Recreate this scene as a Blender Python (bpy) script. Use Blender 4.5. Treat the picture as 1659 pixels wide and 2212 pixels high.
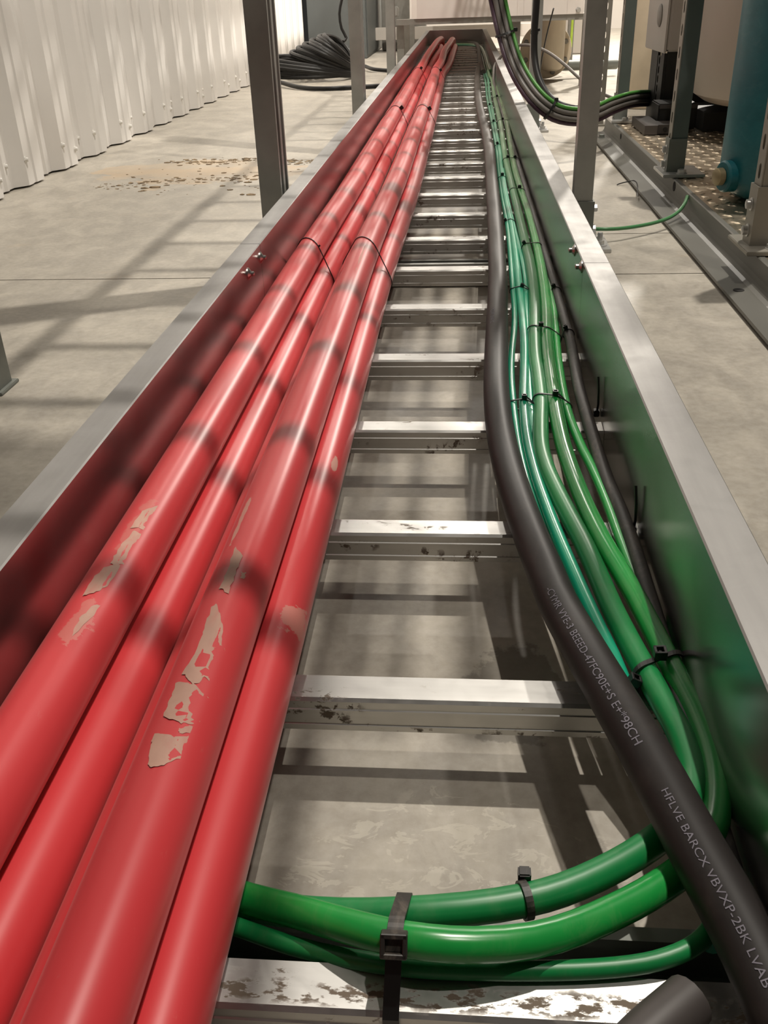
import bpy, bmesh, math, random
from mathutils import Vector, Matrix, noise
random.seed(7)
PI = math.pi
for o in list(bpy.data.objects): bpy.data.objects.remove(o)
SC = bpy.context.scene
COL = SC.collection

# ------------------------------------------------------------------ camera
cam_data = bpy.data.cameras.new('camera'); cam = bpy.data.objects.new('camera', cam_data); COL.objects.link(cam)
cam_data.sensor_fit = 'HORIZONTAL'; cam_data.sensor_width = 36.0; cam_data.lens = 36.0*2000.0/1659.0
cam_data.clip_start = 0.01; cam_data.clip_end = 100
CR = [[0.996707, -0.010755, 0.080366], [0.07525, 0.491834, -0.867431], [-0.030198, 0.870623, 0.491023]]
m = Matrix([CR[0]+[0.0], CR[1]+[0.0], CR[2]+[0.512], [0,0,0,1]])
cam.matrix_world = m
SC.camera = cam

# ------------------------------------------------------------------ world, lamps, exposure
W = bpy.data.worlds.new('hall_ambient'); SC.world = W; W.use_nodes = True
W.node_tree.nodes['Background'].inputs[0].default_value = (1.0, 0.95, 0.88, 1)
W.node_tree.nodes['Background'].inputs[1].default_value = 0.014
def lamp(name, loc, size, power, col, target=None):
    d = bpy.data.lights.new(name, 'AREA'); d.shape = 'DISK'; d.size = size; d.energy = power; d.color = col
    o = bpy.data.objects.new(name, d); COL.objects.link(o); o.location = loc
    if target is not None: o.rotation_euler = (Vector(target)-Vector(loc)).to_track_quat('-Z', 'Y').to_euler()
    return o
WARM = (1.0, 0.93, 0.83)
lamp('high_bay_lamp', (1.2, 2.5, 6.5), 0.10, 190, WARM)
lamp('high_bay_lamp', (1.5, 0.2, 6.5), 0.14, 60, WARM)
lamp('rear_area_light', (-0.55, 6.6, 3.6), 0.25, 48, WARM)
lamp('rear_area_light', (1.9, 8.6, 3.6), 0.25, 260, WARM)
lamp('rear_area_light', (0.3, 11.8, 4.6), 0.25, 120, WARM)  # added back light, brightens the far rung tops and back wall
SC.view_settings.view_transform = 'Standard'; SC.view_settings.look = 'None'
SC.view_settings.exposure = 0.82; SC.view_settings.gamma = 1.0; SC.view_settings.use_curve_mapping = False

# measured paths in metres: x right, y away along the tray, z up
BLACK_MAIN = [(0.1518,0.2341,0.108),(0.146,0.26,0.108),(0.1428,0.2917,0.108),(0.1359,0.3208,0.108),(0.1288,0.3504,0.108),(0.1223,0.3804,0.108),(0.1137,0.4238,0.108),(0.1056,0.4551,0.107),(0.0972,0.4923,0.105),(0.0852,0.5509,0.101),(0.0752,0.5954,0.097),(0.0725,0.636,0.095),(0.064,0.6935,0.092),(0.0558,0.7587,0.0915),(0.0476,0.8453,0.0915),(0.043,0.9313,0.0915),(0.0429,1.0308,0.0915),(0.0446,1.1072,0.0915),(0.0513,1.2913,0.0915),(0.0612,1.5198,0.0915),(0.0634,1.7202,0.0915),(0.07,2.0398,0.0915),(0.07,2.3521,0.0915),(0.0803,2.8719,0.0915),(0.078,3.3542,0.0915),(0.0649,3.8296,0.0915),(0.0651,4.718,0.0915),(0.0765,5.662,0.0915),(0.1089,7.0436,0.0915)]
TEAL_MID = [(0.1305,0.3144,0.084),(0.146,0.345,0.07),(0.1506,0.3794,0.06),(0.1462,0.4208,0.056),(0.1387,0.4596,0.056),(0.1275,0.4902,0.068),(0.1172,0.5129,0.081),(0.1135,0.5523,0.0825),(0.1081,0.5763,0.0825),(0.1019,0.6196,0.0825),(0.0956,0.6663,0.0825),(0.0884,0.7169,0.0825),(0.0827,0.7701,0.0825),(0.0764,0.8326,0.0825),(0.072,0.9152,0.0825),(0.0742,0.9901,0.0825),(0.075,1.0242,0.0825),(0.0811,1.1145,0.0825),(0.0877,1.2204,0.0825),(0.0918,1.3421,0.0825),(0.0945,1.486,0.0825),(0.0981,1.7009,0.0825),(0.1031,1.9221,0.0825),(0.0984,2.2715,0.0825),(0.1032,2.6334,0.0825),(0.1108,2.9384,0.0825),(0.1112,3.2196,0.0825),(0.113,3.5426,0.0825),(0.1173,3.9472,0.0825),(0.1141,4.4315,0.0825),(0.1255,4.9182,0.0825),(0.1328,5.6708,0.0825)]
TEAL_LEFT = [(0.1025,0.5208,0.078),(0.0915,0.6041,0.078),(0.082,0.6854,0.078),(0.0734,0.7645,0.079),(0.0665,0.8267,0.0808),(0.0625,0.9129,0.0808),(0.0627,0.9794,0.0808),(0.063,1.0454,0.0808),(0.064,1.1189,0.0808),(0.0682,1.2032,0.0808),(0.0762,1.282,0.0808),(0.0819,1.3746,0.0808),(0.0836,1.4896,0.0808),(0.0885,1.7081,0.0808),(0.0952,1.9302,0.0808),(0.0923,2.281,0.0808),(0.0962,2.6446,0.0808),(0.1031,2.9511,0.0808),(0.1027,3.2337,0.0808),(0.1037,3.5583,0.0808),(0.1069,3.965,0.0808),(0.1025,4.4519,0.0808),(0.1127,4.9414,0.0808),(0.1181,5.6982,0.0808)]
TEAL_RIGHT = [(0.0837,0.8819,0.0795),(0.0811,0.9397,0.0795),(0.083,1.0116,0.0808),(0.0861,1.0997,0.0808),(0.0906,1.2048,0.0808),(0.0962,1.3234,0.0808),(0.1001,1.4139,0.0808),(0.1084,1.5457,0.0808),(0.1097,1.668,0.0808),(0.1078,1.8824,0.0805),(0.1024,2.2629,0.083),(0.108,2.6298,0.083)]
GREEN_DARK = [(-0.155,0.3461,0.06),(-0.1266,0.3414,0.062),(-0.0952,0.333,0.068),(-0.0603,0.3255,0.076),(-0.0297,0.3217,0.0848),(0.0065,0.3258,0.0848),(0.0416,0.3343,0.0848),(0.0572,0.3406,0.0848),(0.0779,0.3513,0.0848),(0.1014,0.3668,0.0848),(0.1166,0.3797,0.0848),(0.1336,0.3958,0.0848),(0.1428,0.4116,0.0848),(0.1463,0.4298,0.0848),(0.1465,0.4469,0.0848),(0.146,0.4661,0.0848),(0.1415,0.4863,0.0848),(0.1374,0.5092,0.0848),(0.133,0.5306,0.0848),(0.1273,0.5631,0.0848),(0.1202,0.603,0.0848),(0.1147,0.6633,0.0848),(0.1091,0.7065,0.0848),(0.102,0.7455,0.0848),(0.0949,0.7936,0.0848),(0.0879,0.8405,0.0848),(0.0851,0.8921,0.0848),(0.0886,0.9428,0.0848),(0.0961,1.0188,0.0848),(0.0973,1.0895,0.0848),(0.0974,1.1704,0.0848),(0.1026,1.2598,0.0848),(0.1131,1.3887,0.0848),(0.1173,1.5091,0.0848),(0.1224,1.6647,0.0848),(0.1196,1.7731,0.0848),(0.1221,2.0224,0.0848),(0.1209,2.3668,0.0848),(0.1208,2.5537,0.0848),(0.1195,2.8437,0.0848),(0.1327,3.4105,0.0848),(0.1362,3.922,0.0848),(0.1354,4.4026,0.0848),(0.1462,5.0301,0.0848),(0.1524,5.5431,0.0848)]
GREEN_BRIGHT = [(-0.1623,0.3557,0.0655),(-0.1387,0.3489,0.0655),(-0.1152,0.3386,0.068),(-0.0881,0.3257,0.08),(-0.0535,0.3058,0.094),(-0.0324,0.2962,0.101),(-0.0129,0.2932,0.102),(0.0062,0.2936,0.1),(0.0413,0.3012,0.095),(0.0617,0.3138,0.09),(0.0853,0.3275,0.088),(0.1017,0.338,0.087),(0.1203,0.3525,0.086),(0.1354,0.3656,0.086),(0.1466,0.3817,0.086),(0.1543,0.4027,0.086),(0.1589,0.4257,0.086),(0.161,0.4499,0.086),(0.1594,0.483,0.086),(0.1549,0.5114,0.086),(0.1519,0.5401,0.0848),(0.1472,0.5787,0.0848),(0.1406,0.6292,0.0848),(0.1334,0.6638,0.0848),(0.1265,0.7022,0.0848),(0.1216,0.7409,0.0848),(0.1164,0.7857,0.0848),(0.1128,0.8409,0.0848),(0.1092,0.8924,0.0848),(0.1098,0.9655,0.0848),(0.1103,1.0024,0.0848),(0.1122,1.0711,0.0848),(0.1145,1.1496,0.0848),(0.1175,1.2362,0.0848),(0.1263,1.3342,0.0848),(0.132,1.4463,0.0848),(0.1363,1.5757,0.0848),(0.1404,1.7131,0.0848),(0.1417,1.8616,0.0848),(0.1439,2.0624,0.0848),(0.1392,2.3121,0.0848),(0.1363,2.552,0.0848),(0.144,2.9182,0.0848),(0.1557,3.516,0.0848),(0.1592,3.9639,0.0848),(0.1591,4.3969,0.0848),(0.1635,4.7897,0.0848),(0.1624,5.3669,0.0848),(0.174,6.508,0.0848),(0.1784,7.4812,0.0848)]
GREEN_THIN = [(0.1655,0.5404,0.068),(0.161,0.5675,0.072),(0.1559,0.5941,0.078),(0.1512,0.6203,0.0813),(0.1467,0.6445,0.0813),(0.1458,0.6674,0.0813),(0.1443,0.6961,0.0813),(0.1428,0.7275,0.0813),(0.1419,0.7603,0.0813),(0.1395,0.8009,0.0813),(0.1363,0.8513,0.0813),(0.1291,0.9,0.0813),(0.1262,0.9583,0.0813),(0.1242,0.9852,0.0813),(0.124,1.0273,0.0813),(0.1255,1.0984,0.0813),(0.1285,1.1797,0.0813),(0.1338,1.2697,0.0813),(0.1404,1.3717,0.0813),(0.1429,1.4454,0.0813),(0.1467,1.568,0.0813),(0.1543,1.7355,0.074)]
LOOP_THIN = [(-0.1725,0.3406,0.06),(-0.1438,0.3346,0.061),(-0.1165,0.324,0.064),(-0.0861,0.3088,0.071),(-0.0535,0.2989,0.078),(-0.0257,0.2937,0.081),(-0.0033,0.2936,0.0815),(0.0162,0.2943,0.081),(0.0417,0.2956,0.081),(0.0606,0.2969,0.081),(0.082,0.2996,0.081),(0.0961,0.3017,0.082),(0.1071,0.3047,0.083),(0.1192,0.3098,0.084),(0.1273,0.3155,0.084),(0.1363,0.3283,0.082)]
BLACK_SIDE = [(0.1753,0.3066,0.082),(0.1708,0.3562,0.082),(0.1715,0.4276,0.082),(0.1726,0.5079,0.083),(0.1677,0.5461,0.0835),(0.1625,0.605,0.0835),(0.1547,0.7012,0.0835),(0.1503,0.7671,0.0835),(0.1454,0.817,0.0835),(0.1445,0.8628,0.0835),(0.1442,0.9316,0.0835),(0.1438,1.0083,0.0835),(0.1433,1.0743,0.0835),(0.1474,1.1529,0.0835),(0.1508,1.2169,0.0835),(0.1511,1.312,0.0835),(0.1518,1.4502,0.0835),(0.1569,1.6184,0.0835),(0.1626,1.7944,0.0835),(0.1582,1.8781,0.0835),(0.1582,2.1156,0.0835),(0.1558,2.3707,0.0835),(0.1543,2.6216,0.0835),(0.1621,3.1024,0.0835),(0.1704,3.8368,0.0835),(0.1794,4.4055,0.0835),(0.1882,4.9367,0.0835),(0.193,5.3598,0.1),(0.183,5.1777,0.15),(0.1829,4.9111,0.22)]
CORNER_CABLE = [(0.0731,0.2458,0.086),(0.0903,0.2627,0.086),(0.1026,0.2723,0.086),(0.1132,0.2816,0.085)]
A_FAR = [(-0.2303,5.549,0.137),(-0.2302,6.558,0.137),(-0.2222,7.4871,0.137),(-0.2041,8.5502,0.137)]
C_FAR = [(-0.1441,5.3271,0.137),(-0.129,6.0892,0.137),(-0.1305,7.0507,0.137),(-0.1106,7.861,0.137)]
D_FAR = [(-0.118,5.5705,0.0985),(-0.093,6.2452,0.0985),(-0.0834,6.8234,0.0985),(-0.0748,7.799,0.0985)]
SCUFF_C = [(-0.161,0.5436,0.154),(-0.1593,0.4702,0.154),(-0.153,0.4245,0.154),(-0.1563,0.3997,0.154),(-0.1554,0.3625,0.154),(-0.169,0.6124,0.154)]
SCUFF_A = [(-0.2496,0.6106,0.154),(-0.2491,0.5534,0.154),(-0.2487,0.5175,0.154),(-0.2467,0.4849,0.154)]
SCUFF_D = [(-0.1203,0.7956,0.1155),(-0.1175,0.5451,0.1155),(-0.1212,0.5067,0.1155)]
DIRT = [(-1.1318,2.9478,0.0),(-0.9803,3.0121,0.0),(-0.8061,3.0353,0.0),(-0.6548,3.1029,0.0),(-1.1585,3.4373,0.0),(-0.9972,3.4689,0.0),(-0.8452,3.3998,0.0),(-0.7195,3.4349,0.0),(-0.5757,3.3675,0.0),(-0.7029,2.908,0.0)]
GREENW = [(0.2962,2.1322,0.024),(0.3413,2.1297,0.026),(0.4084,2.1661,0.022),(0.464,2.1904,0.022),(0.5066,2.2263,0.026),(0.5313,2.2512,0.036),(0.5367,2.2441,0.055)]
BLKW = [(0.4446,2.826,0.002),(0.4549,2.8353,0.004),(0.4699,2.8329,0.008),(0.49,2.8299,0.012)]
BUNDLE = [(0.0855,3.4,0.5501),(0.1067,3.4,0.4727),(0.1316,3.35,0.3752),(0.1587,3.3,0.2963),(0.1936,3.25,0.239),(0.2423,3.2,0.1861),(0.2874,3.2,0.1541),(0.3557,3.22,0.1368),(0.4351,3.3,0.1385),(0.4917,3.4,0.1533),(0.612,3.7,0.1446),(0.6983,3.85,0.1283),(0.7701,3.9,0.117)]
BLACK_DROP = [(0.2609,3.85,0.55),(0.262,3.85,0.4633),(0.2583,3.85,0.4044),(0.2579,3.85,0.3443),(0.2592,3.85,0.2832),(0.2714,3.8,0.2104),(0.308,3.75,0.1531),(0.3507,3.7,0.1259),(0.4013,3.65,0.1145),(0.4633,3.65,0.1177),(0.5182,3.7,0.1267),(0.606,3.85,0.1304),(0.7091,3.95,0.1217)]
RISER = [(0.1936,5.2,0.2028),(0.2156,5.15,0.2423),(0.267,5.1,0.2577),(0.3167,5.0,0.2632),(0.3913,4.9,0.2426),(0.4729,4.7,0.1814),(0.5148,4.6,0.1423),(0.5861,4.5,0.0911),(0.6613,4.45,0.0663)]
COILDROP = [(-0.7507,6.9,0.6182),(-0.8013,6.9,0.4623),(-0.8209,6.9,0.3825),(-0.8101,6.9,0.2954),(-0.7819,6.9,0.2398)]
COILTAIL = [(-1.1639,6.3368,0.03),(-0.9744,6.0565,0.015),(-0.8214,5.9616,0.012),(-0.632,5.9965,0.012),(-0.4436,6.062,0.012),(-0.278,6.0749,0.012)]
COILTAIL2 = [(-0.7192,7.4657,0.03),(-0.6283,7.2693,0.02),(-0.5257,7.2198,0.012),(-0.4204,7.1009,0.012)]
TAPE_C = [[(-0.338,0.3737),(0.2,0.3707),(0.624,0.377),(0.613,0.3671),(0.538,0.3573),(0.084,0.3476),(-0.174,0.35),(-0.317,0.3644)],[(-0.334,0.4161),(0.192,0.4148),(0.713,0.407),(0.684,0.3874),(0.243,0.3809),(-0.303,0.3876),(-0.326,0.4012)],[(-0.095,0.497),(0.323,0.4763),(0.495,0.4556),(0.817,0.4496),(0.856,0.4217),(0.386,0.4218),(0.158,0.4139),(-0.25,0.4248),(-0.101,0.4484),(-0.155,0.4658),(-0.17,0.4896)],[(-0.198,0.5699),(0.16,0.5561),(0.155,0.534),(0.172,0.5084),(-0.186,0.5152),(-0.145,0.5424)],[(0.234,0.3781),(0.446,0.3821),(0.661,0.3816),(0.594,0.3775),(0.272,0.3743)],[(0.285,0.5372),(0.451,0.5372),(0.457,0.5309),(0.335,0.5293)]]
TAPE_A = [[(0.57,0.6373),(0.646,0.6227),(0.609,0.5983),(0.072,0.5939),(0.119,0.6202)],[(0.208,0.5884),(0.51,0.59),(0.72,0.5541),(0.556,0.545),(0.111,0.5431),(0.114,0.5672)],[(-0.008,0.5384),(0.46,0.5456),(0.425,0.5172),(0.171,0.5064),(-0.125,0.502),(-0.119,0.5246)],[(0.363,0.4943),(0.621,0.4983),(0.447,0.4765),(0.295,0.4585),(0.179,0.4775)]]

# ------------------------------------------------------------------ materials
class NT:
    def __init__(s, name):
        s.m = bpy.data.materials.new(name); s.m.use_nodes = True
        s.t = s.m.node_tree; s.b = s.t.nodes['Principled BSDF']
        s.tc = s.t.nodes.new('ShaderNodeTexCoord').outputs['Object']
    def n(s, kind, **kw):
        x = s.t.nodes.new(kind)
        for k, v in kw.items(): setattr(x, k, v)
        return x
    def link(s, a, b): s.t.links.new(a, b)
    def vscale(s, sc, src=None):
        x = s.n('ShaderNodeMapping'); s.link(src or s.tc, x.inputs['Vector'])
        x.inputs['Scale'].default_value = sc if isinstance(sc, (tuple, list)) else (sc, sc, sc)
        return x.outputs[0]
    def noise(s, sc, detail=4, rough=0.55, dist=0.0):
        x = s.n('ShaderNodeTexNoise'); s.link(s.vscale(sc), x.inputs['Vector'])
        x.inputs['Scale'].default_value = 1.0; x.inputs['Detail'].default_value = detail
        x.inputs['Roughness'].default_value = rough; x.inputs['Distortion'].default_value = dist
        return x.outputs[0]
    def ramp(s, fac, stops):
        x = s.n('ShaderNodeValToRGB'); s.link(fac, x.inputs[0]); e = x.color_ramp.elements
        while len(e) < len(stops): e.new(0.5)
        for el, (p, c) in zip(e, stops):
            el.position = p; el.color = (c, c, c, 1) if isinstance(c, (int, float)) else (*c, 1)
        return x.outputs[0]
    def mix(s, fac, a, b, mode='MIX'):
        x = s.n('ShaderNodeMix', data_type='RGBA', blend_type=mode)
        if isinstance(fac, (int, float)): x.inputs[0].default_value = fac
        else: s.link(fac, x.inputs[0])
        for i, v in ((6, a), (7, b)):
            if isinstance(v, tuple): x.inputs[i].default_value = (*v, 1)
            else: s.link(v, x.inputs[i])
        return x.outputs[2]
    def math(s, op, a, b=None):
        x = s.n('ShaderNodeMath', operation=op)
        for i, v in ((0, a), (1, b)):
            if v is None: continue
            if isinstance(v, (int, float)): x.inputs[i].default_value = v
            else: s.link(v, x.inputs[i])
        return x.outputs[0]
    def bump(s, h, strength=0.2, dist=0.01):
        x = s.n('ShaderNodeBump'); x.inputs['Strength'].default_value = strength; x.inputs['Distance'].default_value = dist
        s.link(h, x.inputs['Height']); s.link(x.outputs[0], s.b.inputs['Normal'])
    def set(s, key, v):
        i = s.b.inputs[key]
        if isinstance(v, (int, float)): i.default_value = v
        elif isinstance(v, tuple): i.default_value = (*v, 1)
        else: s.link(v, i)
    def blob(s, c, hs, k, nsc):                     # a worn or stained patch with its own ragged outline, 0..1
        sub = s.n('ShaderNodeVectorMath', operation='SUBTRACT'); s.link(s.tc, sub.inputs[0]); sub.inputs[1].default_value = c
        div = s.n('ShaderNodeVectorMath', operation='DIVIDE'); s.link(sub.outputs[0], div.inputs[0]); div.inputs[1].default_value = hs
        ln = s.n('ShaderNodeVectorMath', operation='LENGTH'); s.link(div.outputs[0], ln.inputs[0])
        nz = s.noise(nsc, 5, 0.62)
        return s.ramp(s.math('ADD', ln.outputs['Value'], s.math('MULTIPLY', s.math('SUBTRACT', nz, 0.5), k)), [(0.70, 1.0), (0.76, 0.0)])

def plain(name, col, rough=0.5, metal=0.0, var=0.12, nsc=20, bump=0.0, spec=0.5, coat=0.0):
    t = NT(name); nz = t.noise(nsc)
    lo = tuple(c*(1-var) for c in col); hi = tuple(min(1, c*(1+var)) for c in col)
    t.set('Base Color', t.mix(t.ramp(nz, [(0.3, 0.0), (0.7, 1.0)]), lo, hi))
    t.set('Roughness', rough); t.set('Metallic', metal); t.set('Specular IOR Level', spec); t.set('Coat Weight', coat)
    if bump: t.bump(t.noise(nsc*4), bump, 0.002)
    return t.m

def make_concrete():
    t = NT('concrete')
    big = t.noise(1.7, 5, 0.6, 0.4); mid = t.noise((14, 10, 10), 6, 0.62, 0.6); fine = t.noise(90, 3, 0.6)
    a = t.mix(t.ramp(big, [(0.3, 0.0), (0.7, 1.0)]), (0.37, 0.328, 0.258), (0.49, 0.44, 0.355))
    a = t.mix(t.ramp(mid, [(0.40, 0.0), (0.62, 1.0)]), t.mix(1.0, a, (0.74, 0.73, 0.72), 'MULTIPLY'), a)
    a = t.mix(0.22, a, t.ramp(fine, [(0.3, 0.3), (0.7, 0.6)]))
    # pale laitance flakes between the near rungs, tan mud stain by the left post
    fl = t.ramp(t.noise((30, 55, 30), 4, 0.7, 0.8), [(0.56, 0.0), (0.58, 1.0)])
    zone = t.blob((0.0, 0.405, 0), (0.16, 0.11, 1), 1.0, 18)
    a = t.mix(t.math('MULTIPLY', t.math('MULTIPLY', fl, zone), 0.38), a, (0.58, 0.545, 0.46))
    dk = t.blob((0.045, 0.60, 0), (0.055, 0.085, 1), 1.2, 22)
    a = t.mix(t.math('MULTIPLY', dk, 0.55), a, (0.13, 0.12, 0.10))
    mud = t.ramp(t.math('ADD', t.noise((5, 7, 5), 6, 0.65), t.math('MULTIPLY', t.blob((-0.86, 3.22, 0), (0.5, 0.34, 1), 1.4, 5), 0.35)), [(0.62, 0.0), (0.95, 1.0)])
    a = t.mix(t.math('MULTIPLY', mud, 0.75), a, (0.50, 0.375, 0.245))
    t.set('Base Color', a)
    t.set('Roughness', t.ramp(mid, [(0.3, 0.42), (0.7, 0.62)])); t.set('Specular IOR Level', 0.4)
    t.bump(t.math('ADD', mid, t.math('MULTIPLY', fine, 0.4)), 0.12, 0.004)
    return t.m

def make_tray_metal(name, base, r0, r1, grime=0.0, streak=(3, 60, 60), worn=False, bump=0.0, bsc=26):
    t = NT(name)
    a = t.noise(streak, 4, 0.6); b = t.noise(bsc, 5, 0.65, 0.5)
    c = t.mix(t.ramp(a, [(0.3, 0.0), (0.7, 1.0)]), tuple(v*0.86 for v in base), base)
    rough = t.ramp(b, [(0.3, r0), (0.7, r1)])
    if grime:
        oi = t.n('ShaderNodeObjectInfo'); va = t.n('ShaderNodeVectorMath', operation='SCALE'); 
        cmb = t.n('ShaderNodeCombineXYZ'); [t.link(oi.outputs['Random'], cmb.inputs[k]) for k in (0, 2)]
        va.inputs['Scale'].default_value = 17.0; t.link(cmb.outputs[0], va.inputs[0])
        vb = t.n('ShaderNodeVectorMath', operation='ADD'); t.link(t.tc, vb.inputs[0]); t.link(va.outputs[0], vb.inputs[1]); keep = t.tc; t.tc = vb.outputs[0]
        g = t.ramp(t.noise((70, 110, 70), 5, 0.7, 0.2), [(0.55, 0.0), (0.60, 1.0)])
        g2 = t.ramp(t.noise((14, 60, 40), 2, 0.5), [(0.52, 0.0), (0.62, 1.0)]); t.tc = keep
        g = t.math('MULTIPLY', t.math('MULTIPLY', g, g2), grime)
        if worn:                                   # a smeared brown band along the near rung's tread
            sp = t.n('ShaderNodeSeparateXYZ'); t.link(t.tc, sp.inputs[0])
            d = t.math('ABSOLUTE', t.math('ADD', sp.outputs['Y'], 0.0165))
            wob = t.math('MULTIPLY', t.math('SUBTRACT', t.noise((60, 40, 0), 4, 0.6), 0.5), 0.012)
            band = t.ramp(t.math('ADD', d, wob), [(0.0040, 1.0), (0.0056, 0.0)])
            br = t.ramp(t.noise((70, 160, 0), 4, 0.65), [(0.50, 0.0), (0.56, 1.0)])
            g = t.math('MAXIMUM', g, t.math('MULTIPLY', t.math('MULTIPLY', band, br), 0.95))
        c = t.mix(g, c, (0.15, 0.11, 0.075))
        rough = t.mix(g, rough, (0.8, 0.8, 0.8))
        t.set('Metallic', t.math('SUBTRACT', 0.95, t.math('MULTIPLY', g, 0.9)))
    else: t.set('Metallic', 0.95)
    t.set('Base Color', c); t.set('Roughness', rough)
    if bump: t.bump(b, bump, 0.001)
    return t.m

def make_red(name, blobs):
    t = NT(name)
    a = t.noise((9, 2.2, 9), 3, 0.5)
    c = t.mix(t.ramp(a, [(0.3, 0.0), (0.7, 1.0)]), (0.53, 0.034, 0.040), (0.61, 0.052, 0.058))
    d = t.ramp(t.noise((70, 40, 70), 5, 0.7), [(0.66, 0.0), (0.72, 1.0)])
    c = t.mix(t.math('MULTIPLY', d, 0.10), c, (0.6, 0.35, 0.28))
    tot = None
    for (p, hs, k, ns, w) in blobs:
        x = t.math('MULTIPLY', t.blob(p, hs, k, ns), w)
        tot = x if tot is None else t.math('MAXIMUM', tot, x)
    r = 0.36
    if tot is not None:
        c = t.mix(tot, c, (0.52, 0.32, 0.25)); r = t.mix(tot, (0.36,)*3, (0.8,)*3)
    t.set('Base Color', c); t.set('Roughness', r); t.set('Specular IOR Level', 0.45)
    t.set('Sheen Weight', 0.12); t.set('Sheen Roughness', 0.4); t.set('Sheen Tint', (1.0, 0.8, 0.75))
    return t.m

def make_cable(name, col, rough, dust=0.0, dcol=(0.35, 0.30, 0.25), spec=0.5, var=0.1, bump=0.0, settled=0.0, scol=(0.42, 0.38, 0.30), y0=1.2, y1=3.6):
    t = NT(name)
    a = t.noise((30, 12, 30), 4, 0.6)
    c = t.mix(t.ramp(a, [(0.3, 0.0), (0.7, 1.0)]), tuple(v*(1-var) for v in col), tuple(v*(1+var) for v in col))
    if dust:
        d = t.ramp(t.noise((60, 25, 60), 6, 0.7, 0.6), [(0.5, 0.0), (0.72, 1.0)])
        c = t.mix(t.math('MULTIPLY', d, dust), c, dcol)
    if settled:                                    # plaster dust settled on the far, undisturbed stretch of the run
        sp = t.n('ShaderNodeSeparateXYZ'); t.link(t.tc, sp.inputs[0])
        mr = t.n('ShaderNodeMapRange'); t.link(sp.outputs['Y'], mr.inputs[0]); mr.inputs[1].default_value = y0; mr.inputs[2].default_value = y1
        dn = t.ramp(t.noise((18, 7, 18), 4, 0.6), [(0.25, 0.6), (0.75, 1.0)])
        c = t.mix(t.math('MULTIPLY', t.math('MULTIPLY', mr.outputs[0], dn), settled), c, scol)
    t.set('Base Color', c); t.set('Roughness', rough); t.set('Specular IOR Level', spec)
    if bump: t.bump(t.noise(160, 3), bump, 0.001)
    return t.m

M = {}
M['concrete'] = make_concrete()
M['joint'] = plain('joint_filler', (0.10, 0.085, 0.065), 0.9)
M['rail'] = make_tray_metal('rail_metal', (0.43, 0.42, 0.405), 0.21, 0.25, streak=(2, 0.7, 6), bsc=(2, 1, 5))
M['flange'] = make_tray_metal('flange_metal', (0.40, 0.39, 0.38), 0.52, 0.66, streak=(60, 4, 60))
M['rung'] = make_tray_metal('rung_metal', (0.60, 0.59, 0.57), 0.34, 0.48, grime=0.9)
M['rung_worn'] = make_tray_metal('worn_rung_metal', (0.60, 0.59, 0.57), 0.36, 0.5, grime=0.9, worn=True)
M['zinc'] = plain('zinc_plate', (0.58, 0.575, 0.56), 0.32, 0.6, 0.06, 30)
M['galv'] = plain('galvanised_strut', (0.40, 0.40, 0.375), 0.5, 0.6, 0.12, 14)
M['galv_dark'] = plain('painted_bracket', (0.185, 0.195, 0.175), 0.5, 0.15, 0.1, 20)
M['red'] = make_red('red_sheath', [])
M['wall'] = plain('white_wall_sheet', (0.80, 0.775, 0.745), 0.42, 0.0, 0.03, 3)
M['screw'] = plain('screw_paint', (0.74, 0.72, 0.68), 0.4)
M['black'] = make_cable('black_sheath', (0.017, 0.0145, 0.014), 0.5, 0.35, (0.050, 0.040, 0.036), spec=0.3, bump=0.05, settled=0.5, scol=(0.15, 0.125, 0.10), y0=1.0, y1=3.0)
M['black_clean'] = make_cable('clean_black_sheath', (0.012, 0.0115, 0.011), 0.48, 0.2, (0.035, 0.032, 0.03), spec=0.35)
M['black_dusty'] = make_cable('dusty_black_sheath', (0.030, 0.027, 0.026), 0.55, 0.55, (0.16, 0.135, 0.11), bump=0.05, settled=0.5, scol=(0.2, 0.17, 0.14))
M['tie'] = plain('black_nylon', (0.010, 0.010, 0.010), 0.38, 0, 0.2, 60)
M['tie_worn'] = make_cable('worn_black_nylon', (0.022, 0.019, 0.017), 0.45, 0.6, (0.20, 0.165, 0.13))
M['teal_wire'] = make_cable('blue_green_insulation', (0.008, 0.32, 0.175), 0.28, 0.06, (0.3, 0.36, 0.28), settled=0.40, scol=(0.34, 0.40, 0.30))
M['green_dark'] = make_cable('deep_green_insulation', (0.007, 0.20, 0.052), 0.38, 0.10, (0.30, 0.33, 0.22), settled=0.45)
M['green'] = make_cable('bright_green_insulation', (0.012, 0.27, 0.048), 0.25, 0.07, (0.40, 0.36, 0.24), settled=0.45)
M['print'] = plain('white_print', (0.17, 0.16, 0.19), 0.7)
M['skid'] = plain('grey_skid_paint', (0.125, 0.122, 0.108), 0.45, 0.0, 0.07, 6)
M['strut_teal'] = plain('grey_green_strut', (0.125, 0.15, 0.14), 0.5, 0.3, 0.1, 10)
M['strut_slot'] = plain('grey_slotted_strut', (0.31, 0.29, 0.25), 0.5, 0.4, 0.1, 10)
M['dark_hole'] = plain('dark_hole', (0.012, 0.011, 0.010), 0.9)
M['tread'] = make_tray_metal('wet_tread_plate', (0.66, 0.56, 0.43), 0.24, 0.46)
M['teal'] = make_cable('teal_paint', (0.006, 0.125, 0.155), 0.42, 0.22, (0.10, 0.22, 0.24))
M['teal_deep'] = plain('dark_teal_paint', (0.004, 0.07, 0.065), 0.4)
M['brass'] = plain('brass', (0.36, 0.29, 0.17), 0.42, 0.4)
M['beige'] = plain('beige_casting', (0.62, 0.53, 0.40), 0.5, 0.0, 0.08, 9)
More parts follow.
